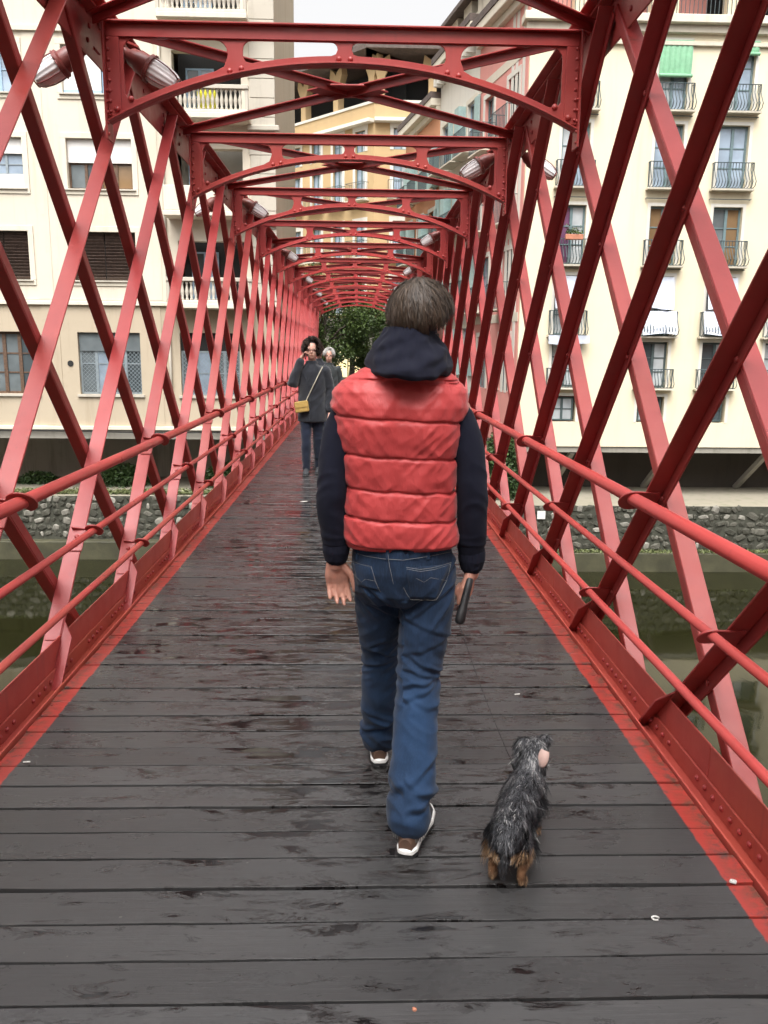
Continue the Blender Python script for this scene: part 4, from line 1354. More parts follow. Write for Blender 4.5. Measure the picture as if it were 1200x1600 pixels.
def hairmat(name, a, b, rough=.42):
    n = NT(name); at = n.n('Attribute', attribute_name='shade'); n.color(n.mix(at.outputs['Fac'], a, b)); n.rough(rough); n.set(Specular_IOR_Level=.45)
    return n.m
M['hair'] = hairmat('brown_hair', (.012, .0075, .0045), (.075, .048, .030), .55)
M['hairdark'] = hairmat('dark_curly_hair', (.008, .005, .004), (.055, .030, .021))
M['hairgrey'] = hairmat('grey_hair', (.30, .28, .26), (.62, .60, .57))

def strips(name, strands, mat):
    """strands: list of (points, widths, sidevecs, shade)"""
    vs = []; fs = []; sh = []
    for pts, ws, sd, s in strands:
        b0 = len(vs)
        for p, w, d in zip(pts, ws, sd): vs.append(tuple(p - d*w)); vs.append(tuple(p + d*w))
        for i in range(len(pts)-1):
            q = b0+2*i; fs.append((q, q+1, q+3, q+2)); sh.append(s)
    me = bpy.data.meshes.new(name); me.from_pydata(vs, [], fs)
    at = me.attributes.new('shade', 'FLOAT', 'FACE'); at.data.foreach_set('value', sh)
    me.materials.append(mat); me.polygons.foreach_set('use_smooth', [True]*len(fs))
    return me

def hand(b, wrist, down, side, palm, curl=(12, 18, 14), spread=3.0, thumb=(35, 20), s=1.0):
    """down: towards the fingers, side: towards the thumb, palm: the way the palm faces"""
    W = Vector(wrist); D = Vector(down).normalized(); S = Vector(side); S = (S-D*S.dot(D)).normalized(); P = Vector(palm); P = (P-D*P.dot(D)-S*P.dot(S)).normalized()
    capsule(b, [W-D*.05, W, W+D*.02*s], [.027, .026, .027], 14)
    lens = [.072, .080, .074, .058]
    for i in range(4):
        off = (1.5-i)*.0205*s
        k = W + D*(.088 - abs(i-1)*.003)*s + S*off
        capsule(b, [W + S*off*.55 + D*.012, W + D*.05*s + S*off*.9 + P*.002, k], [.0165*s, .0145*s, .0115*s], 10)
        ang = 0; p = k; pts = [p]; rs = [.0100*s]
        sp = R(spread*(1.5-i))
        for j, f in enumerate((.46, .30, .24)):
            ang += R(curl[j] + (i*3 if j == 0 else 0))
            dv = (D*math.cos(sp)+S*math.sin(sp))*math.cos(ang) + P*math.sin(ang)
            p = p + dv*(lens[i]*f*s); pts.append(p); rs.append((.0096, .0088, .0072)[j]*s)
        for j in range(3): capsule(b, [pts[j], pts[j+1]], [rs[j], rs[j+1]], 9)
    t0 = W + D*.022*s + S*.022*s + P*.004
    a = R(thumb[0]); t1 = t0 + (D*math.cos(a)+S*math.sin(a)*.8+P*.35)*.045*s
    a2 = R(thumb[1]); t2 = t1 + (D*math.cos(a2)+S*math.sin(a2)*.6+P*.2)*.034*s; t3 = t2 + (D+P*.15).normalized()*.024*s
    capsule(b, [W + D*.015+S*.012, t0, t1], [.018*s, .0165*s, .0125*s], 10); capsule(b, [t1, t2, t3], [.0118*s, .0108*s, .0085*s], 10)

def head_parts(b, c, yaw_, s=1.0, female=False):
    rot = Matrix.Rotation(yaw_, 3, 'Z'); c = Vector(c)
    q = lambda x, y, z: c + rot @ (Vector((x, y, z))*s)
    e = lambda p, r: ell(b, q(*p), tuple(k*s for k in r), rot, 14)
    e((0, 0, .02), (.076, .095, .095)); e((0, .035, -.045), (.060, .062, .075)); e((0, .055, -.085), (.036, .040, .034))
    e((0, .094, -.025), (.012, .020, .016)); capsule(b, [q(0, .088, .018), q(0, .104, -.022)], [.008*s, .0115*s], 8)
    e((.038, .078, .008), (.020, .014, .010)); e((-.038, .078, .008), (.020, .014, .010))
    e((0, .089, -.060), (.022, .009, .0065)); e((0, .088, -.070), (.019, .009, .0065))
    e((0, .082, .024), (.050, .012, .010))
    for sx in (-1, 1): e((sx*.078, -.005, -.012), (.010, .020, .032))
    return q, rot

# ---------------------------------------------------------------- the man in the red vest
MX, MY = .245, 2.72
man = thing('person', 'person seen from behind in a coral red puffer vest, navy hoodie and blue jeans', 'person', (MX, MY, 0))
HC = Vector((.045, .035, 1.712)); HYAW = R(-32)
b = MB()
hq, hrot = head_parts(b, HC, HYAW)
capsule(b, [(.0, -.01, 1.44), (.015, .0, 1.54), (.035, .02, 1.64)], [.070, .060, .062], 20)
ring_loft(b, [(.86, 0, 0, .13, .09), (1.0, 0, 0, .14, .10), (1.2, 0, 0, .15, .105), (1.38, 0, 0, .165, .11), (1.46, 0, 0, .13, .085), (1.50, 0, 0, .07, .06)], 32)
LW = Vector((-.230, -.005, .905)); RW = Vector((.236, .02, .868))
LSH, LEL = Vector((-.196, -.005, 1.405)), Vector((-.238, -.030, 1.16))
RSH, REL = Vector((.172, -.005, 1.405)), Vector((.222, -.030, 1.15))
capsule(b, [LSH, LEL, LW], [.045, .038, .027], 14); capsule(b, [RSH, REL, RW], [.045, .038, .027], 14)
hand(b, LW, (.10, .10, -1), (1, .12, 0), (0, -1, 0), (10, 20, 16), 2.5, (42, 20), .98)
hand(b, RW, (-.05, .02, -1), (-.25, -.95, .0), (-1, .25, 0), (62, 78, 60), 0.5, (25, 0), 1.0)
HIPR, HIPL = Vector((.085, .0, .86)), Vector((-.082, .01, .86))
legR = [HIPR, Vector((.076, -.015, .70)), Vector((.056, -.045, .50)), Vector((.040, -.145, .30)), Vector((.020, -.262, .075))]
legL = [HIPL, Vector((-.075, .08, .69)), Vector((-.068, .165, .50)), Vector((-.066, .245, .30)), Vector((-.064, .325, .09))]
capsule(b, legR, [.08, .07, .05, .045, .035], 14); capsule(b, legL, [.08, .07, .05, .045, .035], 14)
V, F, E_ = remesh(b, .0042, 3)
body = link('body', np_mesh('body', V, F, M['skin']), man)

# jeans
b = MB()
ring_loft(b, [(1.01, -.005, .0, .160, .112), (.95, -.004, -.004, .168, .122), (.88, -.002, -.006, .174, .130), (.80, 0, -.002, .168, .118), (.76, 0, .0, .13, .09)], 44)
capsule(b, [Vector((.085, .0, .88))]+legR[1:4]+[Vector((.024, -.242, .145)), Vector((.017, -.268, .108))], [.096, .088, .0735, .0745, .072, .068], 30)
capsule(b, [Vector((-.082, .0, .88))]+legL[1:4]+[Vector((-.066, .31, .14)), Vector((-.064, .325, .10))], [.096, .085, .070, .071, .069, .067], 30)
V, F, E_ = remesh(b, .0042, 4)
CREASES = [(.79, .9, .010, .0060, 1), (.745, .75, .009, .0055, 1), (.69, -.5, .010, .0050, 1), (.60, .35, .010, .0055, 1), (.555, -.45, .009, .0075, 1), (.525, -.25, .008, .0080, 1), (.495, .15, .008, .0080, 1), (.465, .4, .009, .0060, 1), (.43, -.3, .010, .0050, 1),
    (.235, .6, .013, .0070, 1), (.185, -.5, .012, .0095, 1), (.150, .3, .011, .0090, 1), (.78, -.8, .010, .0060, -1), (.72, -.5, .010, .0055, -1), (.58, .4, .010, .0055, -1), (.53, -.3, .009, .0065, -1), (.48, .3, .009, .0060, -1), (.22, -.5, .012, .0070, -1), (.17, .4, .011, .0080, -1)]
def jeans_fold(v, n):
    x, y, z = v; d = 0.0
    leg = 1 if x > .0 else -1
    s = 1.0 if leg > 0 else .8
    # whiskers behind the knee and stacking above the hem
    kn = math.exp(-((z-.50)/.14)**2); hem = math.exp(-((z-.15)/.11)**2); seat = math.exp(-((z-.76)/.07)**2)
    d += .010*kn*s*(ridge(x*7+3*leg, y*5, z*21 + x*14*leg)-.35)
    d += .015*hem*(ridge(x*8, y*6, z*15+x*9)-.3)
    d += .010*seat*(ridge(x*6, y*4, z*18 - abs(x)*22)-.4)
    d += .0055*nz(x*9, y*9, z*6) + .0028*nz(x*24, y*24, z*17)
    for z0, sl, w, A, lg in CREASES:
        if lg == leg:
            q = (z - z0 - sl*(x - (.06 if leg > 0 else -.07)) - .012*nz(x*20, z0*9, 0))/w
            if abs(q) < 4: d += A*(math.exp(-((q-1.3)/1.1)**2) - 1.1*math.exp(-q*q))*(.45+.55*abs(nz(x*13+z0*40, y*9, z0*7))*1.8)
    # centre seam groove at the back
    if n[1] < -.2 and z > .79: d -= .006*math.exp(-(x/.010)**2)
    return d
V = displace(V, F, jeans_fold); V = lap(V, E_, 1)
jeans = link('jeans', np_mesh('jeans', V, F, M['denim']), man)
bvh_j = BVHTree.FromPolygons([tuple(v) for v in V], F)
def on_surface(bvh, x, y, lift=.0015):
    o_ = CAM - Vector((MX, MY, 0)); hit = bvh.ray_cast(o_, ray(x, y).normalized())
    if hit[0] is None: return None
    return hit[0] + hit[1]*lift
def stitch(par, name, paths, r, mat, bvh, step=6, lift=.0012):
    b = MB()
    for pl in paths:
        pts = []
        for (x0, y0), (x1, y1) in zip(pl[:-1], pl[1:]):
            k = max(1, int(math.hypot(x1-x0, y1-y0)/step))
            for i in range(k): 
                q = on_surface(bvh, x0+(x1-x0)*i/k, y0+(y1-y0)*i/k, lift)
                if q: pts.append(q)
        q = on_surface(bvh, *pl[-1], lift)
        if q: pts.append(q)
        if len(pts) > 1: b.tube(pts, r, 5)
    if b.v: b.build(name, mat, par, smooth=True)
def patch(par, name, poly, bvh, mat, lift=.0025):
    """back pocket: a patch that lies on the jeans"""
    tl, tr, br, bl = poly; n = 12; pts = []
    for j in range(n):
        for i in range(n):
            u, v = i/(n-1), j/(n-1)
            x = (tl[0]*(1-u)+tr[0]*u)*(1-v) + (bl[0]*(1-u)+br[0]*u)*v; y = (tl[1]*(1-u)+tr[1]*u)*(1-v) + (bl[1]*(1-u)+br[1]*u)*v
            q = on_surface(bvh, x, y, lift)
            if q is None: return
            pts.append(q)
    b = MB(); b.grid(pts, n, n); o = b.build(name, mat, par, smooth=True, fixn=False); sm = o.modifiers.new('s', 'SOLIDIFY'); sm.thickness = .004; sm.offset = 0
    return o
patch(jeans, 'pocket', [(635, 888), (703, 881), (681, 936), (642, 935)], bvh_j, M['denim'])
patch(jeans, 'pocket', [(553, 879), (581, 887), (592, 922), (560, 915)], bvh_j, M['denim'])
stitch(jeans, 'stitching', [[(545, 861), (575, 869), (600, 873), (630, 875), (670, 869), (708, 861)], [(635, 886), (655, 890), (675, 887), (704, 879)], [(636, 889), (656, 893), (676, 890), (703, 882)],
    [(704, 879), (697, 907), (681, 937), (642, 936), (630, 917)], [(650, 903), (662, 909), (672, 902), (696, 907)], [(552, 877), (566, 882), (581, 885), (587, 907), (595, 924)], [(553, 895), (566, 909), (572, 904), (587, 907)], [(606, 862), (609, 885), (615, 912)]], .0007, M['stitch'], bvh_j, 5, .0042)
b = MB()
for px in (606, 560, 668):
    p0 = on_surface(bvh_j, px, 853, .004); p1 = on_surface(bvh_j, px, 874, .004)
    if p0 and p1: b.bar(p0, p1, (1, 0, 0), .011, .003)
b.build('belt_loop', M['denim'], jeans)

hb = MB(); r7 = random.Random(12); hc_ = Vector((.017, -.268, .052)); 
for i in range(46):
    a = r7.uniform(PI*.95, PI*2.05); p = hc_ + Vector((.060*math.cos(a), .056*math.sin(a), r7.uniform(-.002, .006)))
    hit = bvh_j.find_nearest(p)
    if hit[0]: hb.tube([hit[0] + hit[1]*.001, hit[0] + hit[1]*.003 + Vector((0, 0, -.010))], .0011, 4)
if hb.v:
    o = hb.build('frayed_hem', M['stitch'], jeans); o['kind'] = 'stuff'
# hoodie: torso under the vest and sleeves
b = MB()
ring_loft(b, [(.945, -.005, .0, .168, .120), (1.0, -.01, 0, .165, .116), (1.2, -.015, 0, .165, .115), (1.40, -.018, 0, .18, .11), (1.47, -.015, 0, .12, .09)], 40)
capsule(b, [LSH+Vector((.035, 0, .02)), LSH+Vector((-.015, -.005, -.08)), LEL, LEL*.45+LW*.55+Vector((0, 0, 0)), LW+Vector((.004, 0, .055))], [.060, .060, .051, .048, .046], 26)
capsule(b, [RSH+Vector((-.035, 0, .02)), RSH+Vector((.018, -.005, -.08)), REL, REL*.45+RW*.55, RW+Vector((-.002, -.004, .055))], [.060, .060, .051, .048, .046], 26)
V, F, E_ = remesh(b, .0055, 4)
def sleeve_fold(v, n):
    x, y, z = v; d = 0
    el = math.exp(-((z-1.15)/.13)**2); cf = math.exp(-((z-.99)/.05)**2)
    d += .0055*el*(ridge(x*7, y*7, z*22+y*25)-.35) + .0035*cf*(ridge(x*6, y*6, z*30)-.3) + .004*nz(x*11, y*11, z*9)
    if z < .955 and abs(x) > .19: d -= .004
    return d
V = displace(V, F, sleeve_fold); V = lap(V, E_, 1)
hoodie = link('hoodie', np_mesh('hoodie', V, F, M['navy']), man)
for w_, off in ((LW, Vector((.003, 0, .03))), (RW, Vector((-.001, -.003, .032)))):
    b = MB(); capsule(b, [w_+off+Vector((0, 0, .026)), w_+off, w_+off-Vector((0, 0, .014))], [.046, .0455, .0415], 24)
    V2, F2, E2 = remesh(b, .004, 2)
    V2 = displace(V2, F2, lambda v, n: .0012*math.sin(math.atan2(v[1], v[0]-w_.x)*46))
    link('cuff', np_mesh('cuff', V2, F2, M['navy']), hoodie)
# hood lying on the back
b = MB(); nu, nv = 96, 34; pts = []
for j in range(nv):
    t = j/(nv-1)
    for i in range(nu):
        a = 2*PI*i/nu; ca, sa = math.cos(a), math.sin(a)      # sa=-1 is the back
        bk = max(0, -sa); fr = max(0, sa)
        prof_r = [(0, .076), (.30, .098), (.55, .124), (.72, .140), (.82, .143), (.91, .134), (1, .095)]; prof_z = [(0, 0), (.30, .042), (.55, .080), (.72, .104), (.82, .118), (.91, .128), (1, .124)]
        for (t0, r0), (t1, r1), (_, z0), (_, z1) in zip(prof_r[:-1], prof_r[1:], prof_z[:-1], prof_z[1:]):
            if t0 <= t <= t1: k = (t-t0)/(t1-t0); rr = r0+(r1-r0)*k; dz_ = z0+(z1-z0)*k; break
        z = 1.672 - dz_*(1 + .30*bk**.8) - .006*nz(ca*2.5, 4.0, sa*2.5)*t*3
        rr += (.0060*math.sin(t*9.5+1.2+ca*3.0) + .004*math.sin(t*21+ca*6))*math.sin(PI*t)*(.4+.6*bk)
        x = .008 + rr*ca*1.02*(1 - .16*max(0, (t-.55)/.45)*bk); y = -.005 + rr*sa*(1.0 + .28*bk*t) - .028*bk*t
        fold = .010*(ridge(ca*2.6+5, t*2.4, sa*2)-.3)*math.sin(PI*min(1, t*1.2)) + .004*nz(ca*5, t*6, sa*5) - .003*math.exp(-((ca-.30)/.022)**2) - .003*math.exp(-((ca+.26)/.022)**2)
        pts.append((x + fold*ca, y + fold*sa, z + fold*.3))
b.grid(pts, nu, nv, closed_u=True)
hd = b.build('hood', M['navy'], hoodie, smooth=True)
ss = hd.modifiers.new('s', 'SUBSURF'); ss.levels = 1; ss.render_levels = 1
b = MB(); ring_loft(b, [(1.60, .022, .005, .062, .062), (1.655, .028, .008, .070, .070), (1.672, .030, .01, .069, .069), (1.680, .031, .01, .060, .06)], 32)
V, F, E_ = remesh(b, .005, 1); V = displace(V, F, lambda v, n: .006*nz(v[0]*40, v[1]*40, v[2]*60))
sf = link('scarf', np_mesh('scarf', V, F, M['scarf']), man)
b = MB(); r9 = random.Random(4)
for i in range(34):
    a = r9.uniform(PI*1.02, PI*2.05); zz = r9.uniform(1.645, 1.676); b.dome((.030+.0745*math.cos(a), .009+.0745*math.sin(a), zz), (math.cos(a), math.sin(a), 0), .0030, .002, 5)
o = b.build('dots', M['stitch'], sf); o['kind'] = 'stuff'

# puffer vest: a quilted shell
nu, nv = 260, 230; pts = []
prof = [(.957, .184, .128, -.010), (.972, .191, .138, -.010), (1.05, .189, .137, -.013), (1.15, .184, .136, -.017), (1.26, .190, .140, -.020), (1.36, .208, .144, -.021), (1.42, .222, .140, -.020), (1.465, .218, .128, -.018), (1.505, .190, .112, -.014), (1.535, .142, .096, -.008), (1.556, .105, .085, .0)]
seams = [.963, 1.058, 1.152, 1.262, 1.382, 1.505, 1.60]
def interp(z):
    for p0, p1 in zip(prof[:-1], prof[1:]):
        if p0[0] <= z <= p1[0]:
            k = (z-p0[0])/(p1[0]-p0[0]); k = k*k*(3-2*k)*.5 + k*.5
            return [p0[i]+(p1[i]-p0[i])*k for i in (1, 2, 3)]
    return prof[-1][1:]
vz = [prof[0][0] + (prof[-1][0]-prof[0][0])*j/(nv-1) for j in range(nv)]
for z in vz:
    rx, ry, cx = interp(z)
    for i in range(nu):
        a = 2*PI*i/nu; ca, sa = math.cos(a), math.sin(a)
        px = math.copysign(abs(ca)**.82, ca); py = math.copysign(abs(sa)**.82, sa)
        x, y = cx + rx*px, ry*py
        # back: slight hollow along the spine, shoulder blades
        y += .010*math.exp(-(x-cx)**2/.0012)*max(0, -sa) - .008*math.exp(-((abs(x-cx)-.09)/.05)**2 - ((z-1.36)/.10)**2)*max(0, -sa)
        zs = z + (.014*nz(a*1.7, 3.1, 0) + .010*x/.2)*(1 if .96 < z < 1.50 else .2)
        k = 0
        while k < len(seams)-2 and zs > seams[k+1]: k += 1
        t = (zs-seams[k])/(seams[k+1]-seams[k]); t = min(1, max(0, t))
        puff = (1-(2*t-1)**2); puff = max(0, puff)**.75
        near = math.exp(-((t)/.20)**2) + math.exp(-((1-t)/.22)**2)
        diag = ridge(x*13 + z*9*(1 if x > cx else -1)*1.2 + k*7.3, k*3.1, z*7)
        wr = .0040*(diag-.45)*(.45+near) + .0026*(ridge(x*26 - z*22*(1 if x > cx else -1) + k*5, k*1.7, z*9)-.4) + .0022*nz(x*48+k*5, y*26, z*34) + .0036*nz(x*14+k*11, k*2.2, z*12)
        sd_ = min(abs(zs-q_) for q_ in seams[:-1])
        wr += .0022*near*(ridge(x*34 + k*3.7 + zs*10, y*14, k*2.0)-.4) + .0012*near*nz(x*85, y*40, k*4.0)
        e = .0062*puff - .0040*math.exp(-(sd_/.0042)**2) - .002 + wr*min(1, puff*1.5+.1)
        nx_, ny_ = ca, sa
        pts.append((x + e*nx_, y + e*ny_, z + .35*e*(2*t-1)))
b = MB(); b.grid(pts, nu, nv, closed_u=True)
vest = b.build('vest', M['nylon'], man, smooth=True)
so = vest.modifiers.new('s', 'SOLIDIFY'); so.thickness = .006; so.offset = -1
# armhole piping
def armhole(sg, par):
    cx0 = -.019; b = MB(); pts = []
    for i in range(33):
        a = 2*PI*i/32
        zc = 1.40 + .085*math.cos(a); yc = .085*math.sin(a)
        rx, ry, cx = interp(min(1.54, max(.95, zc)))
        xx = cx + sg*(rx*(max(0, 1-(abs(yc)/(ry+.012))**2.2))**.45 + .004)
        pts.append((xx, yc, zc))
    b.tube(pts, .006, 6); return b
# shoes
def shoe(heel, dirv, par, name='shoe'):
    H = Vector(heel); D = Vector((dirv[0], dirv[1], 0)).normalized(); S = Vector((D.y, -D.x, 0))
    t = MB(); outline = [(0, .0), (.004, .024), (.03, .034), (.09, .034), (.15, .040), (.20, .047), (.25, .043), (.285, .024), (.293, 0)]
    full = [(a, w) for a, w in outline] + [(a, -w*.92) for a, w in outline[-2:0:-1]]
    fn = lambda a, w, z: tuple(H + D*a + S*w + Vector((0, 0, z + (.010*max(0, (a-.2)/.09)**2))))
    s1 = MB(); s1.prism([(a, w*1.03) for a, w in full], [], fn, .0, .011); s1_o = s1.mesh('outsole', M['shoeblack'])
    s2 = MB(); s2.prism([(a-.002 if a < .1 else a, w*1.06) for a, w in full], [], fn, .0115, .033); s2m = s2.mesh('midsole', M['shoewhite'])
    up_ = MB(); n = 22; rings = [(.004, .022, .066, .034), (.03, .030, .082, .036), (.07, .031, .088, .038), (.11, .032, .088, .038), (.15, .037, .074, .035), (.20, .043, .058, .034), (.25, .039, .046, .034), (.280, .022, .038, .034), (.288, .006, .035, .034)]
    pts = []
    for a, w, top, bot in rings:
        for j in range(n):
            an = PI*j/(n-1); x = math.cos(an)*w; z = bot-.006 + (top-bot+.006)*math.sin(an)**.75
            pts.append(fn(a, x, z))
    up_.grid(pts, n, len(rings)); up_.add(pts[:n], [tuple(range(n))])
    um = up_.mesh('shoe', [M['shoebrown'], M['shoedark']])
    root = link(name, um, par, autosmooth=60)
    for p in um.polygons:
        a = (p.center-H).dot(D)
        if a > .075: p.material_index = 1
    link('outsole', s1_o, root); link('midsole', s2m, root, bevel=.005)
    st = MB()
    for sg in (-1, 1):
        st.tube([H + D*.088 + S*(sg*.033) + Vector((0, 0, .045)), H + D*.115 + S*(sg*.030) + Vector((0, 0, .072)), H + D*.15 + S*(sg*.016) + Vector((0, 0, .080))], .0035, 5)
        st.tube([H + D*.14 + S*(sg*.040) + Vector((0, 0, .042)), H + D*.165 + S*(sg*.030) + Vector((0, 0, .060))], .0035, 5)
    link('trim', st.mesh('trim', M['shoewhite']), root)
    lc = MB()
    for k in range(4): lc.tube([H + D*(.135+.018*k) + S*sx*.02 + Vector((0, 0, .080-.006*k)) for sx in (-1, 0, 1)], .003, 5)
    link('laces', lc.mesh('laces', M['shoewhite']), root)
shoe((.000, -.335, .0), (.30, .95), man); shoe((-.066, .262, .0), (-.03, 1), man)

# hair: strands that fall from the crown
def hair_mesh(name, center, rad, crown_az, tmax_fn, n, seed, mat, curl=0, width=.0042, seg=8, yaw_=0.0, lenr=(.7, 1.25), lift=.006):
    r = random.Random(seed); out = []; c = Vector(center)
    tilt = R(14)     # crown sits towards the back of the head
    ax = Vector((math.sin(tilt)*math.cos(crown_az), math.sin(tilt)*math.sin(crown_az), math.cos(tilt)))
    u = ax.cross(Vector((0, 1, 0))).normalized(); w = ax.cross(u)
    for i in range(n):
        ph = r.uniform(0, 2*PI); t0 = r.random()**.8*1.25; L = r.uniform(*lenr); pts = []; sds = []; ws = []
        lf = r.uniform(0, lift); swirl = r.uniform(-.12, .12) + .35*math.exp(-t0*2.2)
        ph2 = r.uniform(0, 6.28); amp = curl*r.uniform(.5, 1.3)
        d0 = ax*math.cos(t0+.4) + (u*math.cos(ph)+w*math.sin(ph))*math.sin(t0+.4)
        tm = tmax_fn(math.atan2(d0.y, d0.x))*(r.uniform(.80, 1.07) + .06*nz(ph*3.0, 7.7, seed))
        clump = nz(math.cos(ph)*6, math.sin(ph)*6, 2.3)
        if t0 > tm-.15: continue
        L = min(L, tm-t0)
        for k in range(seg+1):
            f = k/seg; th = t0 + L*f
            pp = ph + swirl*f + .10*clump*f
            d = ax*math.cos(th) + (u*math.cos(pp)+w*math.sin(pp))*math.sin(th)
            off = 1 + (lf + .014*clump*f + .006*nz(ph*9, f*2, 3.0+seed))/rad[0]
            p = c + Vector((d.x*rad[0], d.y*rad[1], d.z*rad[2]))*off
            tang = (-u*math.sin(pp)+w*math.cos(pp)).normalized()
            if amp: p = p + tang*(amp*math.sin(f*9+ph2)) + d*(amp*math.cos(f*9+ph2))
            pts.append(p); sds.append((tang + d*r.uniform(-.25, .25)).normalized()); ws.append(width*(1-.75*f**2)*r.uniform(.8, 1.1))
        out.append((pts, ws, sds, min(1, max(0, .45+.35*clump+r.uniform(-.35, .35)))))
    return strips(name, out, mat)
faz = PI/2 + HYAW
def tmax_man(az):
    d = abs((az-faz+PI) % (2*PI)-PI)      # 0 in front, pi at the nape
    if d < .7: return 1.25
    if d < 1.6: return 1.25 + (d-.7)/.9*.38
    return 1.66 + (d-1.6)/1.54*.42
hc = Vector((.043, .018, 1.712))
capm = MB(); rot = Matrix.Rotation(HYAW, 3, 'Z'); nn = 40; cp = []
for i in range(25):
    for j in range(nn):
        az = 2*PI*j/nn; tm = tmax_man(az)*.93; th = tm*i/24
        d = Vector((math.sin(th)*math.cos(az), math.sin(th)*math.sin(az), math.cos(th))); cp.append(hc + Vector((d.x*.095, d.y*.105, d.z*.101)))
capm.grid(cp, nn, 25, closed_u=True)
hair = capm.build('hair', M['hair'], man, smooth=True, fixn=False)
hm = hair_mesh('strands', hc, (.0985, .109, .104), -PI/2+HYAW*.5, tmax_man, 6500, 5, M['hair'], lift=.010, width=.0030)
link('strands', hm, hair)
link('stray_hairs', hair_mesh('stray_hairs', hc, (.0985, .109, .104), -PI/2+HYAW*.5, lambda az: tmax_man(az)*1.08, 420, 15, M['hair'], curl=.004, width=.0011, lenr=(.5, 1.0), lift=.020), hair)

# ---------------------------------------------------------------- leash
leash = thing('dog_leash', 'thin dog leash with a black grip held by the person in the red vest', 'leash', (MX+.22, MY-.02, .80))
lo = leash.location
g0 = Vector((MX+.243-.026, MY-.025, .80)); gd = Vector((-.25, -.30, -.92)).normalized(); gs = gd.cross(Vector((0, 1, 0))).normalized()
b = MB()
rings = [(-.045, .009), (-.04, .0125), (0, .0130), (.05, .0140), (.07, .0165), (.10, .0175), (.112, .014), (.115, .007)]
pts = []; gn = gd.cross(gs)
for a, r0 in rings:
    for j in range(18):
        an = 2*PI*j/18; pts.append(g0 - lo + gd*a + gs*(math.cos(an)*r0) + gn*(math.sin(an)*r0*.8))
b.grid(pts, 18, len(rings), closed_u=True); b.add(pts[:18], [tuple(range(18))]); b.add(pts[-18:], [tuple(range(18))])
b.build('grip', M['blackpl'], leash, smooth=True)

# ---------------------------------------------------------------- dog
DX, DY, DR = .607, 2.40, R(-22)
DSX = .86
dog = thing('dog', 'small shaggy grey and tan dog walking away on a leash', 'dog', (DX, DY, 0), DR)
dog.scale = (DSX, 1, 1)
DH = Vector((.012, .215, .262))
b = MB()
capsule(b, [(0, -.155, .165), (0, -.07, .168), (0, .04, .170), (.0, .125, .175)], [.060, .060, .064, .064], 22)
ell(b, (0, -.13, .155), (.064, .060, .062)); ell(b, (0, .10, .155), (.060, .075, .068))
capsule(b, [(0, .13, .18), (.006, .175, .215), (.012, .205, .245)], [.052, .045, .045], 16)
hr_ = Matrix.Rotation(R(-18), 3, 'Z')
ell(b, DH, (.046, .052, .046), hr_); capsule(b, [DH + hr_ @ Vector((0, .03, -.005)), DH + hr_ @ Vector((0, .085, .012))], [.030, .018], 12)
for sx in (-1, 1):
    ell(b, (sx*.046, -.125, .125), (.030, .048, .055))
    capsule(b, [(sx*.050, -.115, .115), (sx*.054, -.085, .080), (sx*.052, -.150, .050), (sx*.052, -.150, .022), (sx*.053, -.125, .012)], [.036, .026, .016, .0145, .016], 12)
    yo = .02 if sx > 0 else -.015
    capsule(b, [(sx*.044, .11, .13), (sx*.046, .105+yo, .075), (sx*.046, .115+yo, .030), (sx*.046, .132+yo, .012)], [.028, .020, .0155, .016], 12)
    ear = [DH + hr_ @ Vector((sx*.036, -.01, .030)), DH + hr_ @ Vector((sx*.062, -.008, .010)), DH + hr_ @ Vector((sx*.066, -.010, -.035))]
    if sx < 0: capsule(b, ear, [.014, .018, .016], 10)
capsule(b, [(0, -.190, .165), (.004, -.212, .13), (.0, -.212, .085), (.004, -.206, .060)], [.016, .013, .011, .006], 10)
V, F, E_ = remesh(b, .0048, 3)
def furbody():
    n = NT('dark_grey_undercoat'); sp = n.n('SeparateXYZ'); n.l(n.n('TexCoord').outputs['Object'], sp.inputs[0]); n.color(n.mix(n.ramp(sp.outputs[2], [(.06, 1), (.10, 0)]), (.016, .016, .018), (.12, .055, .022))); n.rough(.9); return n.m
dbody = link('body', np_mesh('body', V, F, furbody()), dog)
def furmat():
    n = NT('shaggy_fur'); a = n.n('Attribute', attribute_name='shade'); t = n.n('Attribute', attribute_name='tan')
    g = n.ramp(a.outputs['Fac'], [(0, (.009, .009, .011)), (.5, (.042, .043, .048)), (.82, (.13, .13, .14)), (1, (.42, .41, .40))]); tn = n.mix(a.outputs['Fac'], (.09, .042, .018), (.50, .31, .16))
    n.color(n.mix(t.outputs['Fac'], g, tn)); n.rough(.55); n.set(Specular_IOR_Level=.35); return n.m
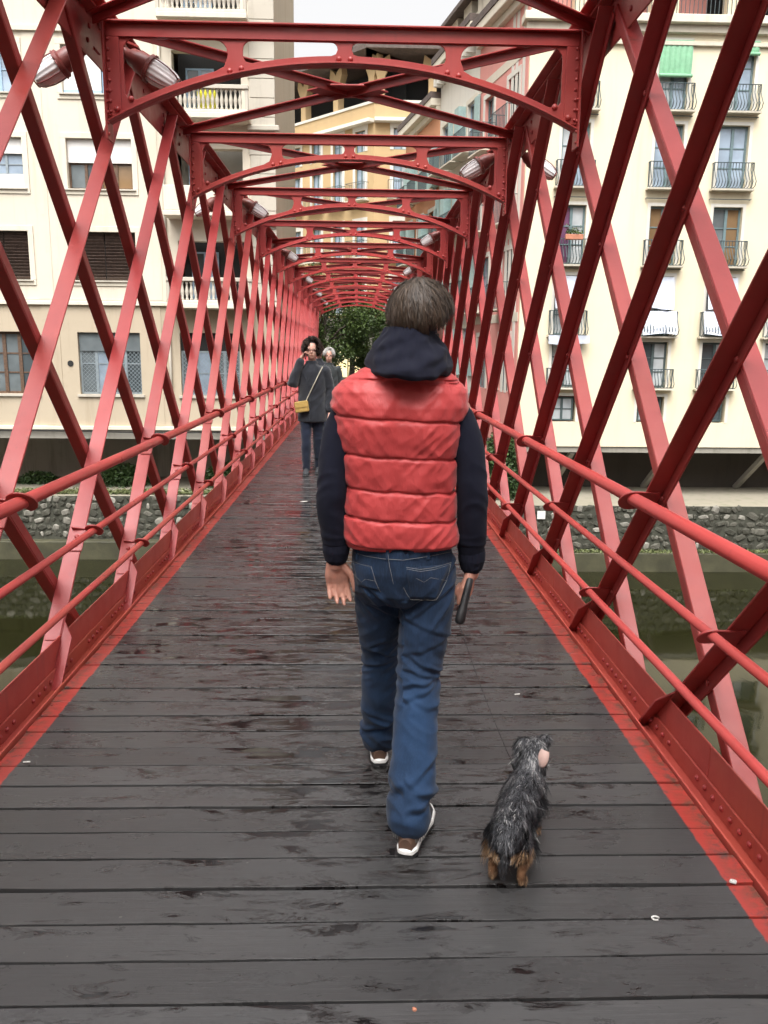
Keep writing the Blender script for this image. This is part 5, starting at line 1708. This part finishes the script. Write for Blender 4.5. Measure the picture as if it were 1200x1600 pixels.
def fur(V, F, n, seed):
    r = random.Random(seed); me = bpy.data.meshes.new('t'); me.from_pydata([tuple(v) for v in V], [], F); me.update()
    A = [p.area for p in me.polygons]; cs = np.cumsum(A); tot = cs[-1]
    vs = []; fs = []; sh = []; tn = []
    picks = np.searchsorted(cs, np.array([r.random()*tot for _ in range(n)]))
    for q in picks:
        p = me.polygons[int(q)]; c = p.center.copy(); nrm = p.normal.copy()
        if c.z < .008: continue
        head = c.y > .165 and c.z > .19
        leg = c.z < .095 and not (c.y < -.19)
        tail = c.y < -.192 and abs(c.x) < .03 and c.z < .16
        back = Vector((0, -1, -.35)) if not leg else Vector((0, -.25, -1))
        if head: back = Vector((c.x*5, -.9, -.5))
        if tail: back = Vector((0, -.3, -1))
        jit = Vector((r.gauss(0, .35), r.gauss(0, .35), r.gauss(0, .3)))
        clump = nz(c.x*34, c.y*26, c.z*34)
        comb = (back.normalized() + jit*.7 + Vector((clump*.8, 0, clump*.3)))
        comb = (comb - nrm*comb.dot(nrm)*.6).normalized()
        L = (r.uniform(.008, .017) if leg else r.uniform(.016, .030) if head else r.uniform(.024, .052))*(1+.6*clump)
        if c.y < -.15 and not tail: L *= .62
        if tail: L = r.uniform(.010, .018)
        if nrm.z < -.3 and not leg: L *= 1.25
        lift = .75 if not leg else .45
        sd = comb.cross(nrm).normalized(); w = r.uniform(.0010, .0021)
        b0 = len(vs); p_ = c - nrm*.002; dv = (nrm*lift + comb*.7).normalized()
        for k in range(4):
            f = k/3
            ww = w*(1-f*.85); vs += [tuple(p_ - sd*ww), tuple(p_ + sd*ww)]
            p_ = p_ + dv*(L/3); dv = (dv + comb*.55 + Vector((0, 0, -.30))).normalized()
        s0 = .34 + .42*clump + r.uniform(-.28, .28)
        if c.z > .19 and c.y > .08: s0 += .14
        if r.random() < .035: s0 = 1.0
        if tail: s0 -= .35
        t0 = 0.0
        hind = c.y < -.07
        if hind and (c.z < .075) and abs(c.x) > .02: t0 = .85
        if hind and nrm.y < -.2 and .075 <= c.z < .135 and abs(c.x) > .022: t0 = .9; s0 += .35
        if not hind and c.z < .05: t0 = .8
        t0 = max(0, min(1, t0 + (r.uniform(-.3, .15) if t0 else 0)))
        for k in range(3):
            q2 = b0+2*k; fs.append((q2, q2+1, q2+3, q2+2)); sh.append(min(1, max(0, s0 + .09*k))); tn.append(t0)
    bpy.data.meshes.remove(me)
    m2 = bpy.data.meshes.new('fur'); m2.from_pydata(vs, [], fs)
    a = m2.attributes.new('shade', 'FLOAT', 'FACE'); a.data.foreach_set('value', sh); a = m2.attributes.new('tan', 'FLOAT', 'FACE'); a.data.foreach_set('value', tn)
    m2.materials.append(furmat()); m2.polygons.foreach_set('use_smooth', [True]*len(fs)); return m2
o = link('fur', fur(V, F, 22000, 8), dog); o['kind'] = 'stuff'
# right ear turned inside out, pale inside
b = MB(); pts = []; nu, nv = 11, 11
e0 = DH + hr_ @ Vector((.030, -.028, .024)); ex = Vector((.95, -.10, -.16)).normalized(); ez = Vector((-.16, -.35, -.90)).normalized(); en = ex.cross(ez).normalized()
if en.y > 0: en = -en
for j in range(nv):
    v = j/(nv-1)
    for i in range(nu):
        uu = (i/(nu-1)-.5)*2; wdt = .022*(math.sin(PI*(.20+.72*v))**.6)
        p = e0 + ex*(.026 + uu*wdt) + ez*(v*.058-.010) + en*(.016 - .006*(uu*uu) - .006*(2*v-1)**2)
        pts.append(p)
b.grid(pts, nu, nv)
M['earpink'] = skinmat('pale_pink_ear', (.40, .27, .235))
er = b.build('ear', M['earpink'], dog, smooth=True); so = er.modifiers.new('s', 'SOLIDIFY'); so.thickness = .004; er['label'] = 'ear turned inside out showing pale pink skin'
b = MB(); cpts = []
for i in range(25):
    a = 2*PI*i/24; cpts.append(Vector((.004, .165, .205)) + Vector((math.cos(a)*.060, math.sin(a)*.030, math.sin(a)*.052)))
b.tube(cpts, .006, 6); b.build('collar', M['blackpl'], dog, smooth=True)
# leash cord and clip
def dog_w(p):
    c_, s_ = math.cos(DR), math.sin(DR); p = Vector((p[0]*DSX, p[1], p[2])); return Vector((DX + c_*p.x - s_*p.y, DY + s_*p.x + c_*p.y, p.z))
clip_w = dog_w((-.062, .150, .238)); end_w = dog_w((-.050, .155, .212)); top_w = g0 + gd*.115
b = MB(); pts = []
for i in range(19):
    t = i/18; p = top_w.lerp(clip_w, t); p.z -= .018*math.sin(PI*t); pts.append(p-lo)
b.tube(pts, .0011, 5); b.build('cord', M['blackpl'], leash, smooth=True)
b = MB(); b.tube([clip_w-lo, (clip_w*.5+end_w*.5)-lo, end_w-lo], [.004, .0055, .006], 8)
b.dome(clip_w-lo, (-.3, -.6, .5), .006, .004, 8); b.build('clip', M['blackpl'], leash, smooth=True)

# ---------------------------------------------------------------- other people on the bridge
def walker(label, loc, rz, H, coat, trou, hairm, hem=.66, phone=False, bag=False, seed=1, curl=.0, hairlow=1.9, scale_v=.006, glasses=False, shoe_m='shoedark'):
    """a person facing local +Y"""
    t = thing('person', label, 'person', loc, rz)
    k = H/1.70
    S_ = lambda *p: Vector(p)*k
    b = MB(); hcn = S_(0, .01, 1.575)
    q, rot = head_parts(b, hcn, 0, .98*k)
    capsule(b, [S_(0, -.01, 1.36), S_(0, .0, 1.50)], [.055*k, .05*k], 16)
    ring_loft(b, [(z*k, 0, 0, rx*k, ry*k) for z, rx, ry in ((.80, .12, .09), (1.0, .125, .09), (1.25, .15, .10), (1.36, .13, .08), (1.40, .07, .05))], 24)
    Lw, Le, Ls = S_(-.225, .03, .80), S_(-.225, -.03, 1.06), S_(-.165, 0, 1.315)
    if phone: Rw, Re, Rs = S_(.125, .085, 1.475), S_(.245, .085, 1.15), S_(.165, 0, 1.315)
    else: Rw, Re, Rs = S_(.225, .03, .80), S_(.225, -.03, 1.06), S_(.165, 0, 1.315)
    capsule(b, [Ls, Le, Lw], [.04, .036, .025], 12); capsule(b, [Rs, Re, Rw], [.04, .036, .025], 12)
    hand(b, Lw, (0, .1, -1), (0, 1, 0), (1, 0, 0), (18, 22, 18), 2, (40, 20), .92)
    if phone: hand(b, Rw, (-.35, .05, .9), (.0, -.9, .2), (-1, -.2, 0), (48, 60, 40), 1, (20, 10), .92)
    else: hand(b, Rw, (0, .1, -1), (0, 1, 0), (-1, 0, 0), (18, 22, 18), 2, (40, 20), .92)
    lR = [S_(.075, 0, .84), S_(.078, .05, .48), S_(.080, .03, .08)]; lL = [S_(-.075, 0, .84), S_(-.072, -.02, .48), S_(-.070, -.12, .09)]
    capsule(b, lR, [.07, .05, .035], 12); capsule(b, lL, [.07, .05, .035], 12)
    V, F, E_ = remesh(b, .0065, 2); link('body', np_mesh('body', V, F, M['skinw']), t)
    b = MB(); capsule(b, lR, [.088*k, .066*k, .052*k], 18); capsule(b, lL, [.088*k, .066*k, .052*k], 18); ring_loft(b, [(z*k, 0, 0, rx*k, ry*k) for z, rx, ry in ((.78, .13, .09), (.86, .155, .11), (.98, .145, .105))], 24)
    V, F, E_ = remesh(b, .009, 3); V = displace(V, F, lambda v, n: .007*(ridge(v[0]*7, v[1]*7, v[2]*13)-.4)); link('trousers', np_mesh('trousers', V, F, M[trou]), t)
    b = MB(); ring_loft(b, [(z*k, 0, 0, rx*k, ry*k) for z, rx, ry in ((hem, .182, .140), (.80, .182, .140), (1.0, .172, .132), (1.2, .175, .130), (1.31, .180, .122), (1.365, .14, .10), (1.40, .085, .075), (1.445, .075, .072))], 36)
    capsule(b, [Ls, Le, Lw+S_(0, 0, .04)], [.072*k, .064*k, .052*k], 18)
    capsule(b, [Rs, Re, Rw+(Re-Rw).normalized()*.05], [.072*k, .066*k, .052*k], 18)
    V, F, E_ = remesh(b, .0085, 3)
    V = displace(V, F, lambda v, n: .009*(ridge(v[0]*5, v[1]*5, v[2]*7+v[0]*5)-.45) + .004*nz(v[0]*16, v[1]*16, v[2]*12)); ct = link('coat', np_mesh('coat', V, F, M[coat]), t)
    # collar lapels and front edge
    b = MB(); bv = BVHTree.FromPolygons([tuple(v) for v in V], F)
    def fr(x, z, l=.006):
        hit = bv.ray_cast(S_(x, 1, z), Vector((0, -1, 0))); return (hit[0]+Vector((0, l, 0))) if hit[0] else S_(x, .13, z)
    for sx in (-1, 1):
        pl = [fr(sx*.035, 1.42, .012), fr(sx*.105, 1.33, .012), fr(sx*.09, 1.24, .012), fr(sx*.01, 1.12, .010)]
        pts = []
        b.add([pl[0], pl[1], pl[2], pl[3]], [(0, 1, 2, 3)]); b.add([p - Vector((0, .012, 0)) for p in pl], [(3, 2, 1, 0)])
    b.build('lapel', M[coat], ct)
    b = MB(); b.tube([fr(.02, 1.10), fr(.022, .95), fr(.025, .8), fr(.025, hem+.02)], .004, 5); b.build('front_edge', M[coat], ct)
    hr2 = hair_mesh('hair', hcn + S_(0, -.012, .012), (.094*k, .108*k, .115*k), -PI/2, lambda az: (.80 if abs((az-PI/2+PI) % (2*PI)-PI) < .80 else hairlow), 1500, seed, M[hairm], curl, .0060, 10, lenr=(.9, 1.9), lift=.03)
    cpm = MB(); nn = 28; cp = []
    for i in range(17):
        for j in range(nn):
            az = 2*PI*j/nn; dd = abs((az-PI/2+PI) % (2*PI)-PI); tm = .80 if dd < .80 else min(hairlow*.97, .80+(dd-.80)*2.6); th = tm*i/16
            d = Vector((math.sin(th)*math.cos(az), math.sin(th)*math.sin(az), math.cos(th))); cp.append(hcn + S_(0, -.012, .012) + Vector((d.x*.090, d.y*.105, d.z*.110))*k)
    cpm.grid(cp, nn, 17, closed_u=True); hcap = cpm.build('hair', M[hairm], t, smooth=True, fixn=False); link('strands', hr2, hcap)
    # eyes, brows, mouth
    b = MB()
    for sx in (-1, 1): ell(b, q(sx*.034, .088, .008), (.011, .006, .006), None, 6)
    b.build('eyes', M['blackpl'], t, smooth=True)
    b = MB(); b.tube([q(-.022, .099, -.064), q(0, .104, -.062), q(.022, .099, -.064)], .0045, 6); mth = b.build('mouth', M['terrapot'], t, smooth=True)
    if glasses:
        b = MB()
        for sx in (-1, 1): b.tube([q(sx*.036+.026*math.cos(2*PI*i/14), .108, .004+.019*math.sin(2*PI*i/14)) for i in range(15)], .0022, 5)
        b.tube([q(-.011, .110, .008), q(.011, .110, .008)], .003, 5)
        for sx in (-1, 1): b.tube([q(sx*.062, .106, .01), q(sx*.08, .0, .01)], .003, 5)
        b.build('glasses', M['blackpl'], t, smooth=True)
    for pts in ((lR[-1], -1), (lL[-1], 1)):
        pz = pts[0]; hx, hy = pz.x, pz.y-.06
        s = MB(); n = 14; rings = [(0, .028, .07), (.05, .033, .09), (.10, .034, .085), (.16, .040, .055), (.22, .036, .04), (.245, .012, .03)]; pp = []
        for a, w, top in rings:
            for j in range(n):
                an = 2*PI*j/n; pp.append((hx + math.cos(an)*w, hy + a, .006 + (top/2)*(1+math.sin(an))))
        s.grid(pp, n, len(rings), closed_u=True); s.add(pp[:n], [tuple(range(n))]); s.add(pp[-n:], [tuple(range(n))])
        so_ = s.build('shoe', M[shoe_m], t, smooth=True)
        s = MB(); s.box(hx-.040, hx+.040, hy-.005, hy+.25, 0, .018); s.build('sole', M['shoeblack'], so_, bevel=.006)
    return t, q, Rw, fr
wl = (-.505, 10.72, 0)
wo, wq, wR, wfr = walker('woman in a charcoal coat holding a phone to her ear', wl, PI, 1.71, 'coat', 'jeansdark', 'hairdark', hem=.68, phone=True, seed=61, curl=.020, hairlow=2.05, glasses=True)
wo.name = 'person'
W2 = lambda p: Vector((wl[0]-p.x, wl[1]-p.y, p.z))
ph = thing('phone', 'dark mobile phone held to the ear of the woman in the coat', 'phone', W2(wR + Vector((-.035, .01, .055))), 0)
b = MB(); b.box(-.006, .006, -.035, .035, -.07, .07); o = b.build('case', M['blackpl'], ph, bevel=.004); o.rotation_euler = (R(12), R(-14), 0)
bagp = W2(wfr(.125, .88, .05))
bg_ = thing('handbag', 'mustard yellow crossbody bag worn over the charcoal coat', 'bag', bagp)
b = MB(); b.box(-.088, .088, -.035, .035, -.075, .065); bo = b.build('pouch', M['bag'], bg_, bevel=.018); bo.rotation_euler = (0, R(-9), 0); bo.modifiers['bevel'].segments = 3
b = MB(); b.box(-.082, .082, -.042, -.036, -.010, .062); fo = b.build('flap', M['bag'], bg_, bevel=.002); fo.rotation_euler = (0, R(-9), 0)
b = MB(); pts = [bagp + Vector((.06, -.005, .055))]
for i in range(9):
    f = i/8; pts.append(W2(wfr(.07 - .205*f, .95+.42*f, .012)))
b.tube([Vector(p)-bagp for p in pts], .007, 6); b.build('strap', M['strap'], bg_, smooth=True)
walker('grey haired person in a dark jacket behind the woman in the coat', (-.455, 15.4, 0), PI, 1.60, 'jacket', 'jeansdark', 'hairgrey', hem=.80, seed=62, hairlow=1.7)
walker('dark haired person behind the woman in the coat at her shoulder', (-.72, 17.2, 0), PI, 1.66, 'coat', 'jeansdark', 'hairdark', hem=.78, seed=63, hairlow=1.6)

# ================================================================== LITTER ON THE DECK
def litter(name, label, px, py, fnmesh, mat, rz=0):
    p = at_z(px, py, .003); o = fnmesh().build(name, mat, None); o.location = p; o.rotation_euler = (0, 0, rz); return tag(o, label, 'litter')
def butt():
    b = MB(); b.tube([(-.013, 0, .004), (.013, 0, .004)], .0035, 8); return b
def scrap(seed):
    def f():
        r = random.Random(seed); b = MB(); n = 9; pts = [(math.cos(2*PI*i/n)*.013*r.uniform(.6, 1.2), math.sin(2*PI*i/n)*.011*r.uniform(.6, 1.2), .002+r.uniform(0, .004)) for i in range(n)]
        b.add(pts + [(0, 0, .006)], [(i, (i+1) % n, n) for i in range(n)]); b.add([(x, y, 0.0) for x, y, z in pts], [tuple(range(n))[::-1]]); return b
    return f
paper = simple('white_paper_scrap', (.50, .49, .46), .8, .1)
litter('cigarette_butt', 'white cigarette butt on the planks right of the jeans', 808, 1086, butt, paper, .2)
litter('cigarette_butt', 'cigarette butt by the left red plank ends', 42, 1192, butt, paper, .1)
litter('paper_scrap', 'white scrap on the red plank ends at lower right', 1146, 1378, scrap(1), paper)
litter('bottle_ring', 'small white plastic ring on the planks at lower right', 1024, 1436, lambda: MB().tube([(math.cos(a*PI/6)*.010, math.sin(a*PI/6)*.008, .003) for a in range(11)], .0028, 6), paper)
litter('paper_scrap', 'white scrap far along the planks left of the red vest', 475, 784, lambda: (lambda b: (setattr(b, 'v', [(x*3.2, y*2.2, z) for x, y, z in b.v]), b)[1])(scrap(2)()), paper)
litter('dry_leaf', 'tiny orange leaf on the nearest plank', 648, 1578, lambda: (lambda b: (setattr(b, 'v', [(x*.55, y*.5, z) for x, y, z in b.v]), b)[1])(scrap(3)()), M['terrapot'])
